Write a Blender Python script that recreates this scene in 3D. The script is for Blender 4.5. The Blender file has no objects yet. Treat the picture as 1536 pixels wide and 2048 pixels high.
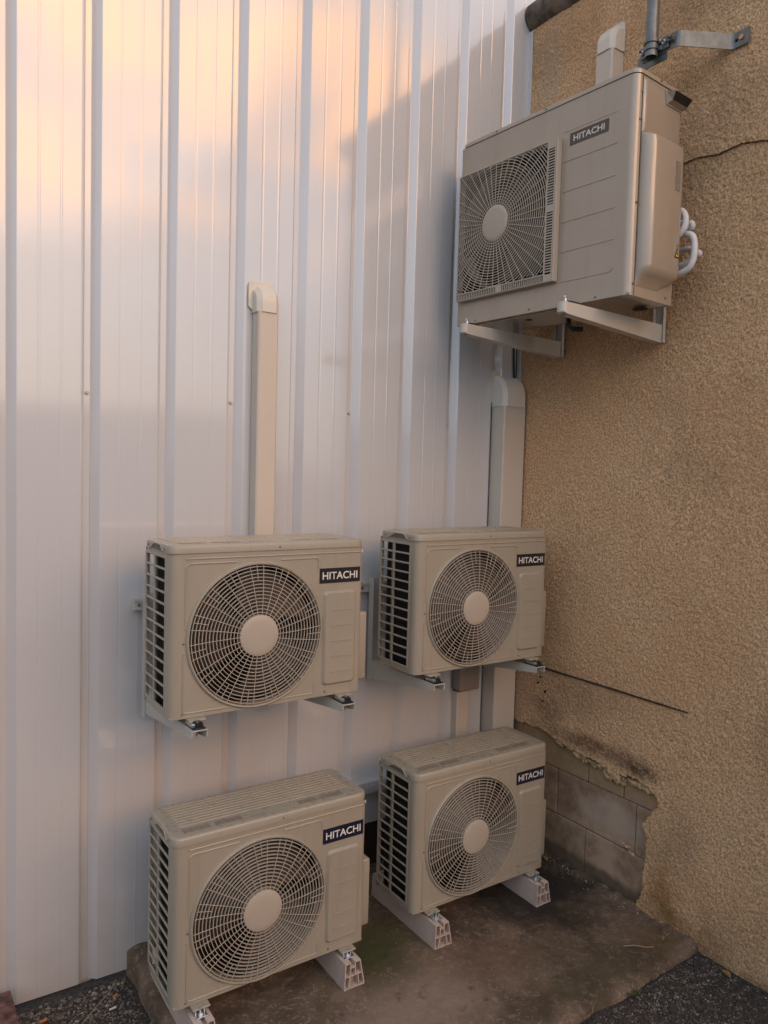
import bpy, bmesh, math, random
import numpy as np
from mathutils import Vector, Matrix
random.seed(7)
R = math.radians
S = bpy.context.scene
col = S.collection

# ------------------------------------------------------------------ camera
cam_d = bpy.data.cameras.new('camera'); cam = bpy.data.objects.new('camera', cam_d); col.objects.link(cam)
YAW, PITCH, ROLL, FPX = 0.59274, -0.05562, 0.02741, 1508.2
fw = Vector((math.sin(YAW)*math.cos(PITCH), math.cos(YAW)*math.cos(PITCH), math.sin(PITCH)))
rt = Vector((math.cos(YAW), -math.sin(YAW), 0)); up = rt.cross(fw)
rt2 = rt*math.cos(ROLL)+up*math.sin(ROLL); up2 = -rt*math.sin(ROLL)+up*math.cos(ROLL)
m = Matrix((rt2, up2, -fw)).transposed().to_4x4(); m.translation = Vector((-2.5558, -2.8895, 1.8805))
cam.matrix_world = m
cam_d.sensor_fit = 'VERTICAL'; cam_d.sensor_height = 24; cam_d.lens = FPX/2048*24
cam_d.clip_start = .05; cam_d.clip_end = 2000
S.camera = cam

# ------------------------------------------------------------------ node helpers
def nn(nt, t, **kw):
    n = nt.nodes.new(t)
    for k, v in kw.items():
        if k in n.inputs: n.inputs[k].default_value = v
        else: setattr(n, k, v)
    return n
def mth(nt, op, a, b=None, c=None, clamp=False):
    n = nt.nodes.new('ShaderNodeMath'); n.operation = op; n.use_clamp = clamp
    for i, v in enumerate((a, b, c)):
        if v is None: continue
        if isinstance(v, (int, float)): n.inputs[i].default_value = v
        else: nt.links.new(v, n.inputs[i])
    return n.outputs[0]
def mix(nt, f, a, b, mode='MIX'):
    n = nt.nodes.new('ShaderNodeMix'); n.data_type = 'RGBA'; n.blend_type = mode
    for i, v in ((0, f), (6, a), (7, b)):
        if isinstance(v, (int, float)): n.inputs[i].default_value = v
        elif isinstance(v, tuple): n.inputs[i].default_value = (*v[:3], 1)
        else: nt.links.new(v, n.inputs[i])
    return n.outputs[2]
def sstep(nt, v, a, b):
    n = nt.nodes.new('ShaderNodeMapRange'); n.interpolation_type = 'SMOOTHSTEP'
    n.inputs[1].default_value = a; n.inputs[2].default_value = b
    nt.links.new(v, n.inputs[0]); return n.outputs[0]
def noise(nt, vec, scale, detail=4, rough=.55, dist=0):
    n = nt.nodes.new('ShaderNodeTexNoise'); n.inputs['Scale'].default_value = scale
    n.inputs['Detail'].default_value = detail; n.inputs['Roughness'].default_value = rough; n.inputs['Distortion'].default_value = dist
    if vec is not None: nt.links.new(vec, n.inputs['Vector'])
    return n.outputs['Fac']
def mapping(nt, vec, sc=(1, 1, 1), loc=(0, 0, 0)):
    n = nt.nodes.new('ShaderNodeMapping'); n.inputs['Scale'].default_value = sc; n.inputs['Location'].default_value = loc
    nt.links.new(vec, n.inputs['Vector']); return n.outputs[0]

# ------------------------------------------------------------------ world: dusk sky with lit clouds
SUN_AZ = R(176)          # measured from +Y (north) clockwise towards +X
SUN_EL = R(12)
w = bpy.data.worlds.new('World'); S.world = w; w.use_nodes = True
nt = w.node_tree; nt.nodes.clear()
out = nt.nodes.new('ShaderNodeOutputWorld'); bg = nt.nodes.new('ShaderNodeBackground'); nt.links.new(bg.outputs[0], out.inputs[0])
sky = nt.nodes.new('ShaderNodeTexSky'); sky.sky_type = 'NISHITA'; sky.sun_disc = False
sky.sun_elevation = SUN_EL; sky.sun_rotation = SUN_AZ; sky.dust_density = 2.0
tc = nt.nodes.new('ShaderNodeTexCoord'); G = tc.outputs['Generated']
sep = nt.nodes.new('ShaderNodeSeparateXYZ'); nt.links.new(G, sep.inputs[0]); dx, dy, dz = sep.outputs
cl = noise(nt, mapping(nt, G, (1, 1, 2.6), (3.1, .4, 7.2)), 6.5, 5, .58, .6)
cl2 = noise(nt, mapping(nt, G, (1, 1, 1.8), (9.3, 2.2, 1.5)), 3.2, 3, .5, .3)
GLOW = R(171)
west = mth(nt, 'ADD', mth(nt, 'MULTIPLY', dx, math.sin(GLOW)), mth(nt, 'MULTIPLY', dy, math.cos(GLOW)))
glow = mth(nt, 'MULTIPLY', sstep(nt, west, .775, .835), mth(nt, 'MULTIPLY', sstep(nt, dz, .23, .33), sstep(nt, dz, .80, .58)))
fac = mth(nt, 'MULTIPLY', glow, sstep(nt, mth(nt, 'ADD', mth(nt, 'MULTIPLY', cl, .55), mth(nt, 'MULTIPLY', cl2, .45)),  .42, .57))
cloudcol = mix(nt, sstep(nt, cl, .35, .65), (7.0, 8.0, 9.4), (9.2, 9.9, 11.2))
cloudcol = mix(nt, fac, cloudcol, (46.0, 18.5, 3.0))
hor = sstep(nt, dz, .0, .33)
cloudcol = mix(nt, hor, (3.9, 4.1, 4.6), cloudcol)
side = mth(nt, 'ADD', .50, mth(nt, 'MULTIPLY', sstep(nt, west, -.55, .85), .76))
side = mth(nt, 'MULTIPLY', side, mth(nt, 'SUBTRACT', 1.0, mth(nt, 'MULTIPLY', sstep(nt, dz, .55, 1.0), .40)))
sc_ = nt.nodes.new('ShaderNodeVectorMath'); sc_.operation = 'SCALE'; nt.links.new(cloudcol, sc_.inputs[0]); nt.links.new(side, sc_.inputs['Scale']); cloudcol = sc_.outputs[0]
skyc = mix(nt, .88, sky.outputs[0], cloudcol)
nt.links.new(skyc, bg.inputs[0]); bg.inputs[1].default_value = 0.115

sd = bpy.data.lights.new('sun', 'SUN'); sun = bpy.data.objects.new('sun', sd); col.objects.link(sun)
sd.energy = 0.25; sd.angle = R(35); sd.color = (1, .92, .84)
sdir = Vector((math.sin(SUN_AZ)*math.cos(SUN_EL+.35), math.cos(SUN_AZ)*math.cos(SUN_EL+.35), math.sin(SUN_EL+.35)))
sun.rotation_euler = sdir.to_track_quat('Z', 'Y').to_euler()
S.view_settings.view_transform = 'Standard'; S.view_settings.look = 'None'; S.view_settings.gamma = 1
S.view_settings.exposure = 0.27; S.view_settings.use_curve_mapping = False

# ------------------------------------------------------------------ materials
def mat(name, colr, rough=.5, metal=0, coat=0, coat_ior=1.5, coat_rough=.1, var=.06, vs=6, bump=0, bs=200, spec=.5):
    M = bpy.data.materials.new(name); M.use_nodes = True; t = M.node_tree; b = t.nodes['Principled BSDF']
    b.inputs['Roughness'].default_value = rough; b.inputs['Metallic'].default_value = metal
    b.inputs['Specular IOR Level'].default_value = spec
    if coat:
        b.inputs['Coat Weight'].default_value = coat; b.inputs['Coat IOR'].default_value = coat_ior; b.inputs['Coat Roughness'].default_value = coat_rough
    tcn = t.nodes.new('ShaderNodeTexCoord'); O = tcn.outputs['Object']
    n1 = noise(t, O, vs, 5, .6)
    lo = tuple(c*(1-var) for c in colr); hi = tuple(min(1, c*(1+var)) for c in colr)
    c = mix(t, sstep(t, n1, .3, .7), lo, hi)
    t.links.new(c, b.inputs['Base Color'])
    if bump:
        bn = t.nodes.new('ShaderNodeBump'); bn.inputs['Strength'].default_value = bump; bn.inputs['Distance'].default_value = .002
        t.links.new(noise(t, O, bs, 3, .6), bn.inputs['Height']); t.links.new(bn.outputs[0], b.inputs['Normal'])
    M['_c'] = 0
    return M
M_beige = mat('beige_enamel', (.335, .298, .234), .42, var=.035, vs=4, coat=.35, coat_ior=1.5, coat_rough=.25, bump=.05, bs=500)
M_beigeE = mat('beige_enamel_glossy', (.36, .298, .230), .36, var=.035, vs=4, coat=1, coat_ior=1.6, coat_rough=.10, bump=.03, bs=400)
def grime(M, k=.10):
    t = M.node_tree; b = t.nodes['Principled BSDF']; g = t.nodes.new('ShaderNodeNewGeometry'); P = g.outputs['Position']
    c = b.inputs['Base Color'].links[0].from_socket
    st = sstep(t, noise(t, mapping(t, P, (14, 14, 1.3)), 2.2, 5, .6), .50, .72)
    c = mix(t, mth(t, 'MULTIPLY', st, k), c, (.14, .11, .08))
    sp = sstep(t, noise(t, P, 150, 2, .7), .66, .74); c = mix(t, mth(t, 'MULTIPLY', sp, k), c, (.13, .10, .07))
    n_ = t.nodes.new('ShaderNodeSeparateXYZ'); t.links.new(g.outputs['Normal'], n_.inputs[0])
    upw = sstep(t, n_.outputs[2], .7, .95); spot = sstep(t, noise(t, P, 34, 4, .7), .46, .62)
    c = mix(t, mth(t, 'MULTIPLY', mth(t, 'MULTIPLY', upw, spot), .16), c, (.17, .15, .12))
    t.links.new(c, b.inputs['Base Color'])
    t.links.new(mth(t, 'SUBTRACT', b.inputs['Roughness'].default_value+.06, mth(t, 'MULTIPLY', mth(t, 'MULTIPLY', upw, spot), .25)), b.inputs['Roughness'])
grime(M_beige); grime(M_beigeE, .07)
M_beige2 = mat('beige_grille_plastic', (.43, .375, .305), .5, var=.03)
M_cavity = mat('dark_cavity', (.012, .009, .0075), .8)
M_fan = mat('fan_plastic', (.050, .036, .029), .45)
M_coil = mat('coil_fins', (.03, .028, .027), .5, metal=.3)
M_duct = mat('pvc_duct', (.585, .52, .44), .38, var=.02, vs=3)
M_ductlight = mat('pvc_duct_cap', (.66, .62, .54), .33, var=.02)
M_greybox = mat('grey_box', (.26, .235, .21), .4)
M_bracket = mat('painted_bracket', (.50, .475, .42), .4, var=.04)
M_zinc = mat('zinc_plated', (.50, .54, .58), .28, metal=.9, var=.15, vs=40)
M_galv = mat('galvanised_steel', (.17, .185, .18), .42, metal=.5, var=.18, vs=25)
M_rubber = mat('black_rubber', (.012, .012, .013), .45)
M_foot = mat('pvc_foot', (.52, .42, .36), .5, var=.06, vs=20)
M_navy = mat('logo_navy', (.010, .013, .030), .32, var=.05)
M_black = mat('logo_black', (.014, .012, .014), .32, var=.05)
M_brown = mat('logo_brown', (.085, .06, .05), .32, var=.05)
M_letter = mat('logo_letters', (.70, .68, .64), .4, var=.02)
M_hose = mat('white_hose', (.66, .66, .66), .5, var=.06, vs=30, bump=.3, bs=90)
M_cable = mat('black_cable', (.012, .011, .01), .5)
M_yellow = mat('warning_yellow', (.75, .42, .02), .45)
M_copper = mat('copper_screw', (.62, .30, .18), .35, metal=.8)
M_crack = mat('crack_shadow', (.035, .022, .014), .9)
M_mortar = mat('mortar', (.17, .145, .125), .9, var=.3, vs=30, bump=.6, bs=120)
M_plinth = mat('pale_plinth', (.42, .37, .32), .85, var=.3, vs=18, bump=.6, bs=90)
M_coping = mat('weathered_coping', (.13, .105, .080), .85, var=.5, vs=14, bump=.8, bs=90)
M_leaf = mat('weed_leaf', (.05, .075, .025), .6, var=.3, vs=40)
M_dead = mat('dead_leaf', (.22, .15, .045), .7, var=.4, vs=40)
M_twig = mat('dry_twig', (.30, .24, .17), .8)
M_butt = mat('orange_butt', (.55, .20, .06), .7)
M_paper = mat('paper_white', (.6, .57, .53), .7)
M_base = mat('plaster_base_coat', (.40, .285, .16), .95, var=.35, vs=30, bump=1, bs=110)
M_brick = mat('painted_brick', (.13, .065, .055), .8, var=.7, vs=22, bump=.7, bs=60)

def white_steel():
    M = mat('white_steel', (.565, .572, .585), .30, coat=1.0, coat_ior=1.9, coat_rough=.105, var=.012, vs=1.5)
    t = M.node_tree; b = t.nodes['Principled BSDF']
    b.inputs['Specular IOR Level'].default_value = .3
    bn = t.nodes.new('ShaderNodeBump'); bn.inputs['Strength'].default_value = .35; bn.inputs['Distance'].default_value = .004
    g = t.nodes.new('ShaderNodeNewGeometry')
    t.links.new(noise(t, mapping(t, g.outputs['Position'], (2.2, 2.2, .9)), 1.6, 2, .5), bn.inputs['Height'])
    t.links.new(bn.outputs[0], b.inputs['Normal']); t.links.new(bn.outputs[0], b.inputs['Coat Normal'])
    # faint splash dirt just above the ground and a few scuffs
    c = b.inputs['Base Color'].links[0].from_socket
    sp = t.nodes.new('ShaderNodeSeparateXYZ'); t.links.new(g.outputs['Position'], sp.inputs[0])
    low = sstep(t, mth(t, 'ADD', sp.outputs[2], mth(t, 'MULTIPLY', noise(t, g.outputs['Position'], 9, 4), .5)), .42, -.12)
    c = mix(t, mth(t, 'MULTIPLY', low, .30), c, (.36, .29, .23))
    sc = sstep(t, noise(t, mapping(t, g.outputs['Position'], (3, 3, 1)), 26, 3, .7), .735, .78)
    c = mix(t, mth(t, 'MULTIPLY', sc, .35), c, (.25, .2, .16))
    t.links.new(c, b.inputs['Base Color'])
    return M
M_white = white_steel()

def geo_pos(t):
    g = t.nodes.new('ShaderNodeNewGeometry'); return g.outputs['Position']
def blob(t, P, c, r, e=.5):
    """0..1 mask round a point with radii r, ragged by noise"""
    v = mapping(t, P, tuple(1/a for a in r), tuple(-a/b for a, b in zip(c, r)))
    ln = t.nodes.new('ShaderNodeVectorMath'); ln.operation = 'LENGTH'; t.links.new(v, ln.inputs[0])
    d = mth(t, 'ADD', ln.outputs['Value'], mth(t, 'MULTIPLY', mth(t, 'SUBTRACT', noise(t, P, 7, 5, .65), .5), 1.6))
    return sstep(t, d, 1+e*.5, 1-e)

def stucco_mat():
    M = bpy.data.materials.new('roughcast_render'); M.use_nodes = True; t = M.node_tree; b = t.nodes['Principled BSDF']
    P = geo_pos(t); b.inputs['Roughness'].default_value = .93; b.inputs['Specular IOR Level'].default_value = .2
    base = mix(t, sstep(t, noise(t, P, 1.7, 4, .6), .32, .68), (.77, .455, .245), (.83, .54, .315))
    grain = noise(t, P, 105, 3, .65)
    base = mix(t, sstep(t, grain, .62, .36), base, (.42, .285, .16))
    base = mix(t, mth(t, 'MULTIPLY', sstep(t, grain, .58, .75), .5), base, (.74, .58, .42))
    speckle = sstep(t, noise(t, P, 38, 4, .7), .60, .42)
    # old dark water stains and algae
    st = sstep(t, noise(t, mapping(t, P, (1, 1.6, .55), (2.1, .3, 5)), 1.9, 5, .6), .53, .70)
    base = mix(t, mth(t, 'MULTIPLY', st, .22), base, (.13, .088, .055))
    for c, r, k, cc in (((.41, -.42, .53), (.3, .42, .045), .95, (.10, .055, .035)),
                        ((.41, -.70, .50), (.3, .11, .045), 1.1, (.06, .035, .025)),
                        ((.41, -.10, .62), (.3, .12, .07), .6, (.08, .05, .03)),
                        ((.41, -.30, .75), (.3, .35, .12), .42, (.12, .085, .06)),
                        ((.41, -.93, .26), (.3, .10, .20), .35, (.15, .125, .11)),
                        ((.41, -.86, -.03), (.3, .09, .16), .80, (.24, .105, .018)),
                        ((.41, -.93, -.12), (.3, .20, .07), .65, (.12, .065, .02)),
                        ((.41, -1.15, -.10), (.3, .14, .13), .5, (.15, .105, .075)),
                        ((.41, -1.3, -.20), (.3, .60, .05), .8, (.08, .05, .02)),
                        ((.41, .02, 4.1), (.3, .3, .16), .5, (.13, .09, .04)),
                        ((.41, .05, 3.95), (.3, .09, .3), .4, (.42, .38, .33)),
                        ((.41, .10, .75), (.3, .07, .9), .45, (.34, .26, .22)),
                        ((.41, -.95, 3.45), (.3, .35, .16), .35, (.13, .09, .06)),
                        ((.41, -1.0, 4.0), (.3, .6, .18), .4, (.13, .088, .05)),
                        ((.41, -.1, 2.4), (.3, .5, .25), .25, (.2, .13, .07)),
                        ((.41, -.98, 1.9), (.3, .12, .10), .3, (.16, .11, .07)),
                        ((.41, -.75, 3.2), (.3, .25, .09), .4, (.15, .10, .06))):
        base = mix(t, mth(t, 'MULTIPLY', mth(t, 'MULTIPLY', blob(t, P, c, r, .9), k*.75), mth(t, 'ADD', .55, mth(t, 'MULTIPLY', speckle, .7), clamp=True)), base, cc)
    t.links.new(base, b.inputs['Base Color'])
    bn = t.nodes.new('ShaderNodeBump'); bn.inputs['Strength'].default_value = .9; bn.inputs['Distance'].default_value = .006
    h = mth(t, 'ADD', grain, mth(t, 'MULTIPLY', noise(t, P, 240, 2, .6), .35))
    t.links.new(h, bn.inputs['Height']); t.links.new(bn.outputs[0], b.inputs['Normal'])
    return M
M_stucco = stucco_mat()

def block_mat():
    M = bpy.data.materials.new('concrete_block'); M.use_nodes = True; t = M.node_tree; b = t.nodes['Principled BSDF']
    P = geo_pos(t); b.inputs['Roughness'].default_value = .95; b.inputs['Specular IOR Level'].default_value = .2
    base = mix(t, sstep(t, noise(t, P, 5, 6, .65), .35, .65), (.24, .165, .112), (.46, .335, .235))
    base = mix(t, mth(t, 'MULTIPLY', blob(t, P, (.43, -.55, .20), (.3, .22, .10)), .55), base, (.52, .42, .34))
    base = mix(t, mth(t, 'MULTIPLY', blob(t, P, (.43, -.66, .35), (.3, .14, .07)), .6), base, (.36, .235, .18))
    base = mix(t, mth(t, 'MULTIPLY', sstep(t, noise(t, P, 60, 4, .7), .60, .72), .5), base, (.10, .078, .06))
    base = mix(t, mth(t, 'MULTIPLY', sstep(t, mth(t, 'ADD', noise(t, P, 14, 5, .7), mth(t, 'MULTIPLY', blob(t, P, (.43, -.5, .46), (.3, .5, .10)), .22)), .58, .70), .8), base, (.42, .30, .175))
    sp = t.nodes.new('ShaderNodeSeparateXYZ'); t.links.new(P, sp.inputs[0])
    bnd = sstep(t, mth(t, 'ADD', mth(t, 'ADD', sp.outputs[2], mth(t, 'MULTIPLY', noise(t, P, 9, 5, .6), .16)), mth(t, 'MULTIPLY', sp.outputs[1], .09)), .345, .385)
    base = mix(t, mth(t, 'MULTIPLY', bnd, .85), base, mix(t, noise(t, P, 25, 4), (.30, .21, .115), (.47, .34, .20)))
    base = mix(t, mth(t, 'MULTIPLY', blob(t, P, (.43, -.3, -.13), (.3, .7, .05)), .7), base, (.05, .042, .03))
    t.links.new(base, b.inputs['Base Color'])
    bn = t.nodes.new('ShaderNodeBump'); bn.inputs['Strength'].default_value = .7; bn.inputs['Distance'].default_value = .003
    t.links.new(noise(t, P, 130, 4, .7), bn.inputs['Height']); t.links.new(bn.outputs[0], b.inputs['Normal'])
    return M
M_block = block_mat()

def slab_mat():
    M = bpy.data.materials.new('old_concrete'); M.use_nodes = True; t = M.node_tree; b = t.nodes['Principled BSDF']
    P = geo_pos(t)
    base = mix(t, sstep(t, noise(t, P, 4.2, 6, .62), .36, .66), (.088, .062, .041), (.180, .126, .086))
    base = mix(t, mth(t, 'MULTIPLY', blob(t, P, (-.80, -.66, -.175), (.34, .20, .3), .9), .55), base, (.38, .28, .22))
    speck = sstep(t, noise(t, P, 34, 5, .75, 1.2), .52, .62)
    base = mix(t, mth(t, 'MULTIPLY', speck, .6), base, (.31, .23, .18))
    base = mix(t, mth(t, 'MULTIPLY', blob(t, P, (-.80, -.28, -.175), (.26, .22, .3), .8), .9), base, (.050, .056, .018))
    base = mix(t, mth(t, 'MULTIPLY', blob(t, P, (-.45, -.60, -.175), (.30, .16, .3), .9), .45), base, (.15, .085, .055))
    base = mix(t, mth(t, 'MULTIPLY', blob(t, P, (-.10, -.92, -.175), (.45, .10, .3), .9), .6), base, (.055, .05, .025))
    base = mix(t, mth(t, 'MULTIPLY', blob(t, P, (-.15, -.75, -.175), (.25, .18, .3), .8), .4), base, (.06, .052, .028))
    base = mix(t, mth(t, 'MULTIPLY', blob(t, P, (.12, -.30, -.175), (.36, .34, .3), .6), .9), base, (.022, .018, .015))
    base = mix(t, mth(t, 'MULTIPLY', blob(t, P, (.30, -.88, -.16), (.12, .14, .3), .8), .5), base, (.15, .085, .035))
    base = mix(t, mth(t, 'MULTIPLY', sstep(t, noise(t, P, 11, 5, .7), .58, .70), .5), base, (.035, .028, .02))
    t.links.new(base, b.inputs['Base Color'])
    b.inputs['Roughness'].default_value = .82; b.inputs['Specular IOR Level'].default_value = .3
    bn = t.nodes.new('ShaderNodeBump'); bn.inputs['Strength'].default_value = .8; bn.inputs['Distance'].default_value = .004
    t.links.new(noise(t, P, 75, 5, .7), bn.inputs['Height']); t.links.new(bn.outputs[0], b.inputs['Normal'])
    return M
M_slab = slab_mat()

def nt_far(t, P):
    sp = t.nodes.new('ShaderNodeSeparateXYZ'); t.links.new(P, sp.inputs[0])
    return sstep(t, mth(t, 'ADD', sp.outputs[1], mth(t, 'MULTIPLY', noise(t, P, 1.5, 4), .8)), -1.9, -2.6)
def ground_mat():
    M = bpy.data.materials.new('dark_tarmac'); M.use_nodes = True; t = M.node_tree; b = t.nodes['Principled BSDF']
    P = geo_pos(t)
    base = mix(t, sstep(t, noise(t, P, 60, 4, .7), .35, .65), (.020, .016, .014), (.060, .050, .044))
    base = mix(t, mth(t, 'MULTIPLY', sstep(t, noise(t, P, 150, 2, .6), .66, .74), .45), base, (.15, .125, .10))
    base = mix(t, mth(t, 'MULTIPLY', sstep(t, noise(t, P, 6, 4, .6), .5, .7), .45), base, (.065, .045, .03))
    far = nt_far(t, P)
    base = mix(t, far, base, mix(t, noise(t, P, .8, 4, .6), (.075, .070, .066), (.115, .107, .10)))
    t.links.new(base, b.inputs['Base Color']); b.inputs['Roughness'].default_value = .9
    bn = t.nodes.new('ShaderNodeBump'); bn.inputs['Strength'].default_value = 1; bn.inputs['Distance'].default_value = .006
    t.links.new(noise(t, P, 120, 4, .7), bn.inputs['Height']); t.links.new(bn.outputs[0], b.inputs['Normal'])
    return M
M_ground = ground_mat()

def sticker_mat(name, ink, paper, sc):
    M = bpy.data.materials.new(name); M.use_nodes = True; t = M.node_tree; b = t.nodes['Principled BSDF']
    tcn = t.nodes.new('ShaderNodeTexCoord'); O = tcn.outputs['Object']
    n = noise(t, mapping(t, O, sc), 1, 2, .8)
    t.links.new(mix(t, sstep(t, n, .42, .58), ink, paper), b.inputs['Base Color']); b.inputs['Roughness'].default_value = .5
    return M
M_print = sticker_mat('faded_print', (.17, .14, .11), (.30, .25, .195), (160, 260, 1))
M_print2 = sticker_mat('small_print', (.06, .055, .05), (.40, .345, .28), (1, 260, 420))

# ------------------------------------------------------------------ geometry helpers
def tag(o, label=None, cat=None, group=None, kind=None):
    if label: o['label'] = label
    if cat: o['category'] = cat
    if group: o['group'] = group
    if kind: o['kind'] = kind
    return o
def obj(name, bm, mt, parent=None, smooth=False):
    me = bpy.data.meshes.new(name)
    if isinstance(bm, bpy.types.Mesh): me = bm
    else: bm.normal_update(); bm.to_mesh(me); bm.free()
    for x in (mt if isinstance(mt, (list, tuple)) else [mt]): me.materials.append(x)
    o = bpy.data.objects.new(name, me); col.objects.link(o)
    if parent: o.parent = parent
    if smooth:
        for p in me.polygons: p.use_smooth = True
        if smooth != 'all': me.set_sharp_from_angle(angle=R(35))
    return o
def empty(name, loc=(0, 0, 0), rz=0):
    o = bpy.data.objects.new(name, None); col.objects.link(o); o.location = loc; o.rotation_euler = (0, 0, rz); o.empty_display_size = .1
    return o
def box(bm, x0, x1, y0, y1, z0, z1, bev=0, seg=2, fn=None):
    vs = [bm.verts.new((x, y, z)) for x in (x0, x1) for y in (y0, y1) for z in (z0, z1)]
    fs = [bm.faces.new([vs[i] for i in q]) for q in ((0, 1, 3, 2), (4, 6, 7, 5), (0, 4, 5, 1), (2, 3, 7, 6), (0, 2, 6, 4), (1, 5, 7, 3))]
    if bev:
        es = {e for f in fs for e in f.edges}
        if fn: es = {e for e in es if fn(e)}
        bmesh.ops.bevel(bm, geom=list(es), offset=bev, segments=seg, affect='EDGES', profile=.5)
    return vs
def prism(bm, poly, a0, a1, axis='z', cap=True):
    """extrude 2D polygon; axis z: (x,y); axis y: (x,z); axis x: (y,z)"""
    def P(p, a): return (p[0], p[1], a) if axis == 'z' else ((p[0], a, p[1]) if axis == 'y' else (a, p[0], p[1]))
    A = [bm.verts.new(P(p, a0)) for p in poly]; B = [bm.verts.new(P(p, a1)) for p in poly]; n = len(poly)
    fs = [bm.faces.new((A[i], A[(i+1) % n], B[(i+1) % n], B[i])) for i in range(n)]
    if cap: fs += [bm.faces.new(A[::-1]), bm.faces.new(B)]
    bmesh.ops.recalc_face_normals(bm, faces=fs)
    return A, B
def tube(bm, pts, r, seg=8, closed=False, cap=True, sq=None):
    pts = [Vector(p) for p in pts]; n = len(pts); rings = []
    prev = None
    for i, p in enumerate(pts):
        a = pts[(i-1) % n] if (closed or i > 0) else p; b = pts[(i+1) % n] if (closed or i < n-1) else p
        d = (b-a).normalized()
        if prev is None:
            u = d.cross(Vector((0, 1, 0)));
            if u.length < .2: u = d.cross(Vector((0, 0, 1)))
            u.normalize()
        else:
            u = prev - d*prev.dot(d)
            u = u.normalized() if u.length > 1e-6 else d.orthogonal().normalized()
        prev = u; v = d.cross(u)
        rr = r[i] if isinstance(r, (list, tuple)) else r
        su, sv = sq or (1, 1)
        rings.append([bm.verts.new(p + (u*math.cos(2*math.pi*(k+.5)/seg)*su + v*math.sin(2*math.pi*(k+.5)/seg)*sv)*rr) for k in range(seg)])
    for i in range(n if closed else n-1):
        A, B = rings[i], rings[(i+1) % n]
        for k in range(seg): bm.faces.new((A[k], A[(k+1) % seg], B[(k+1) % seg], B[k]))
    if cap and not closed: bm.faces.new(rings[0][::-1]); bm.faces.new(rings[-1])
def lathe_y(bm, prof, cx, cz, seg=96, close=False):
    """profile list of (r, y) revolved round an axis parallel to y"""
    rings = []
    for r, y in prof:
        if r < 1e-6: rings.append([bm.verts.new((cx, y, cz))])
        else: rings.append([bm.verts.new((cx+r*math.cos(2*math.pi*k/seg), y, cz+r*math.sin(2*math.pi*k/seg))) for k in range(seg)])
    for A, B in zip(rings, rings[1:]):
        for k in range(seg):
            k2 = (k+1) % seg
            q = [A[k % len(A)], A[k2 % len(A)], B[k2 % len(B)], B[k % len(B)]]
            q = list(dict.fromkeys(q))
            if len(q) > 2: bm.faces.new(q)
    bmesh.ops.recalc_face_normals(bm, faces=bm.faces[:])
def disc(bm, c, r, h, ax='y', seg=20):
    pts = [(math.cos(2*math.pi*k/seg)*r, math.sin(2*math.pi*k/seg)*r) for k in range(seg)]
    if ax == 'y': prism(bm, [(c[0]+a, c[2]+b) for a, b in pts], c[1], c[1]+h, 'y')
    elif ax == 'x': prism(bm, [(c[1]+a, c[2]+b) for a, b in pts], c[0], c[0]+h, 'x')
    else: prism(bm, [(c[0]+a, c[1]+b) for a, b in pts], c[2], c[2]+h, 'z')
def ball(bm, c, r, sc=(1, 1, 1), sub=2):
    mm = Matrix.Translation(c) @ Matrix.Diagonal((*sc, 1))
    bmesh.ops.create_icosphere(bm, subdivisions=sub, radius=r, matrix=mm)
def rrect(x0, x1, z0, z1, r, seg=6):
    P = []
    for cx, cz, a0 in ((x1-r, z1-r, 0), (x0+r, z1-r, 90), (x0+r, z0+r, 180), (x1-r, z0+r, 270)):
        for k in range(seg+1):
            a = R(a0+90*k/seg); P.append((cx+r*math.cos(a), cz+r*math.sin(a)))
    return P
def text_mesh(txt, w, h):
    c = bpy.data.curves.new('lettering', 'FONT'); c.body = txt; c.size = 1; c.offset = .016; c.extrude = .0
    c.resolution_u = 4; c.space_character = 1.02
    o = bpy.data.objects.new('lettering', c); col.objects.link(o)
    dg = bpy.context.evaluated_depsgraph_get(); me = bpy.data.meshes.new_from_object(o.evaluated_get(dg))
    bpy.data.objects.remove(o); bpy.data.curves.remove(c)
    co = np.array([v.co[:] for v in me.vertices]); lo = co.min(0); hi = co.max(0)
    for v in me.vertices:
        x = (v.co.x-lo[0])/(hi[0]-lo[0])-.5; z = (v.co.y-lo[1])/(hi[1]-lo[1])-.5
        v.co = (x*w, 0, z*h)
    me.name = 'lettering'
    return me
LOGO = text_mesh('HITACHI', 1, 1)

# numpy value noise ------------------------------------------------------------
_rng = np.random.RandomState(3); _T = _rng.rand(256, 256)
def vnoise(u, v):
    iu = np.floor(u).astype(int); iv = np.floor(v).astype(int); fu = u-iu; fv = v-iv
    fu = fu*fu*(3-2*fu); fv = fv*fv*(3-2*fv)
    g = lambda a, b: _T[a % 256, b % 256]
    return (g(iu, iv)*(1-fu)+g(iu+1, iv)*fu)*(1-fv)+(g(iu, iv+1)*(1-fu)+g(iu+1, iv+1)*fu)*fv
def fbm(u, v, o=4, g=.5):
    s = 0; a = 1; t = 0
    for i in range(o): s = s+a*vnoise(u*2**i+17*i, v*2**i+5*i); t += a; a *= g
    return s/t-.5
def grid_mesh(name, V, F):
    me = bpy.data.meshes.new(name); me.vertices.add(len(V)); me.vertices.foreach_set('co', np.asarray(V, float).ravel())
    F = np.asarray(F); me.loops.add(F.size); me.loops.foreach_set('vertex_index', F.ravel())
    me.polygons.add(len(F)); me.polygons.foreach_set('loop_start', np.arange(0, F.size, 4)); me.polygons.foreach_set('loop_total', np.full(len(F), 4))
    me.update(calc_edges=True); me.validate(); return me

YW = .235; XS = .41; ZS = -.175
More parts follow.
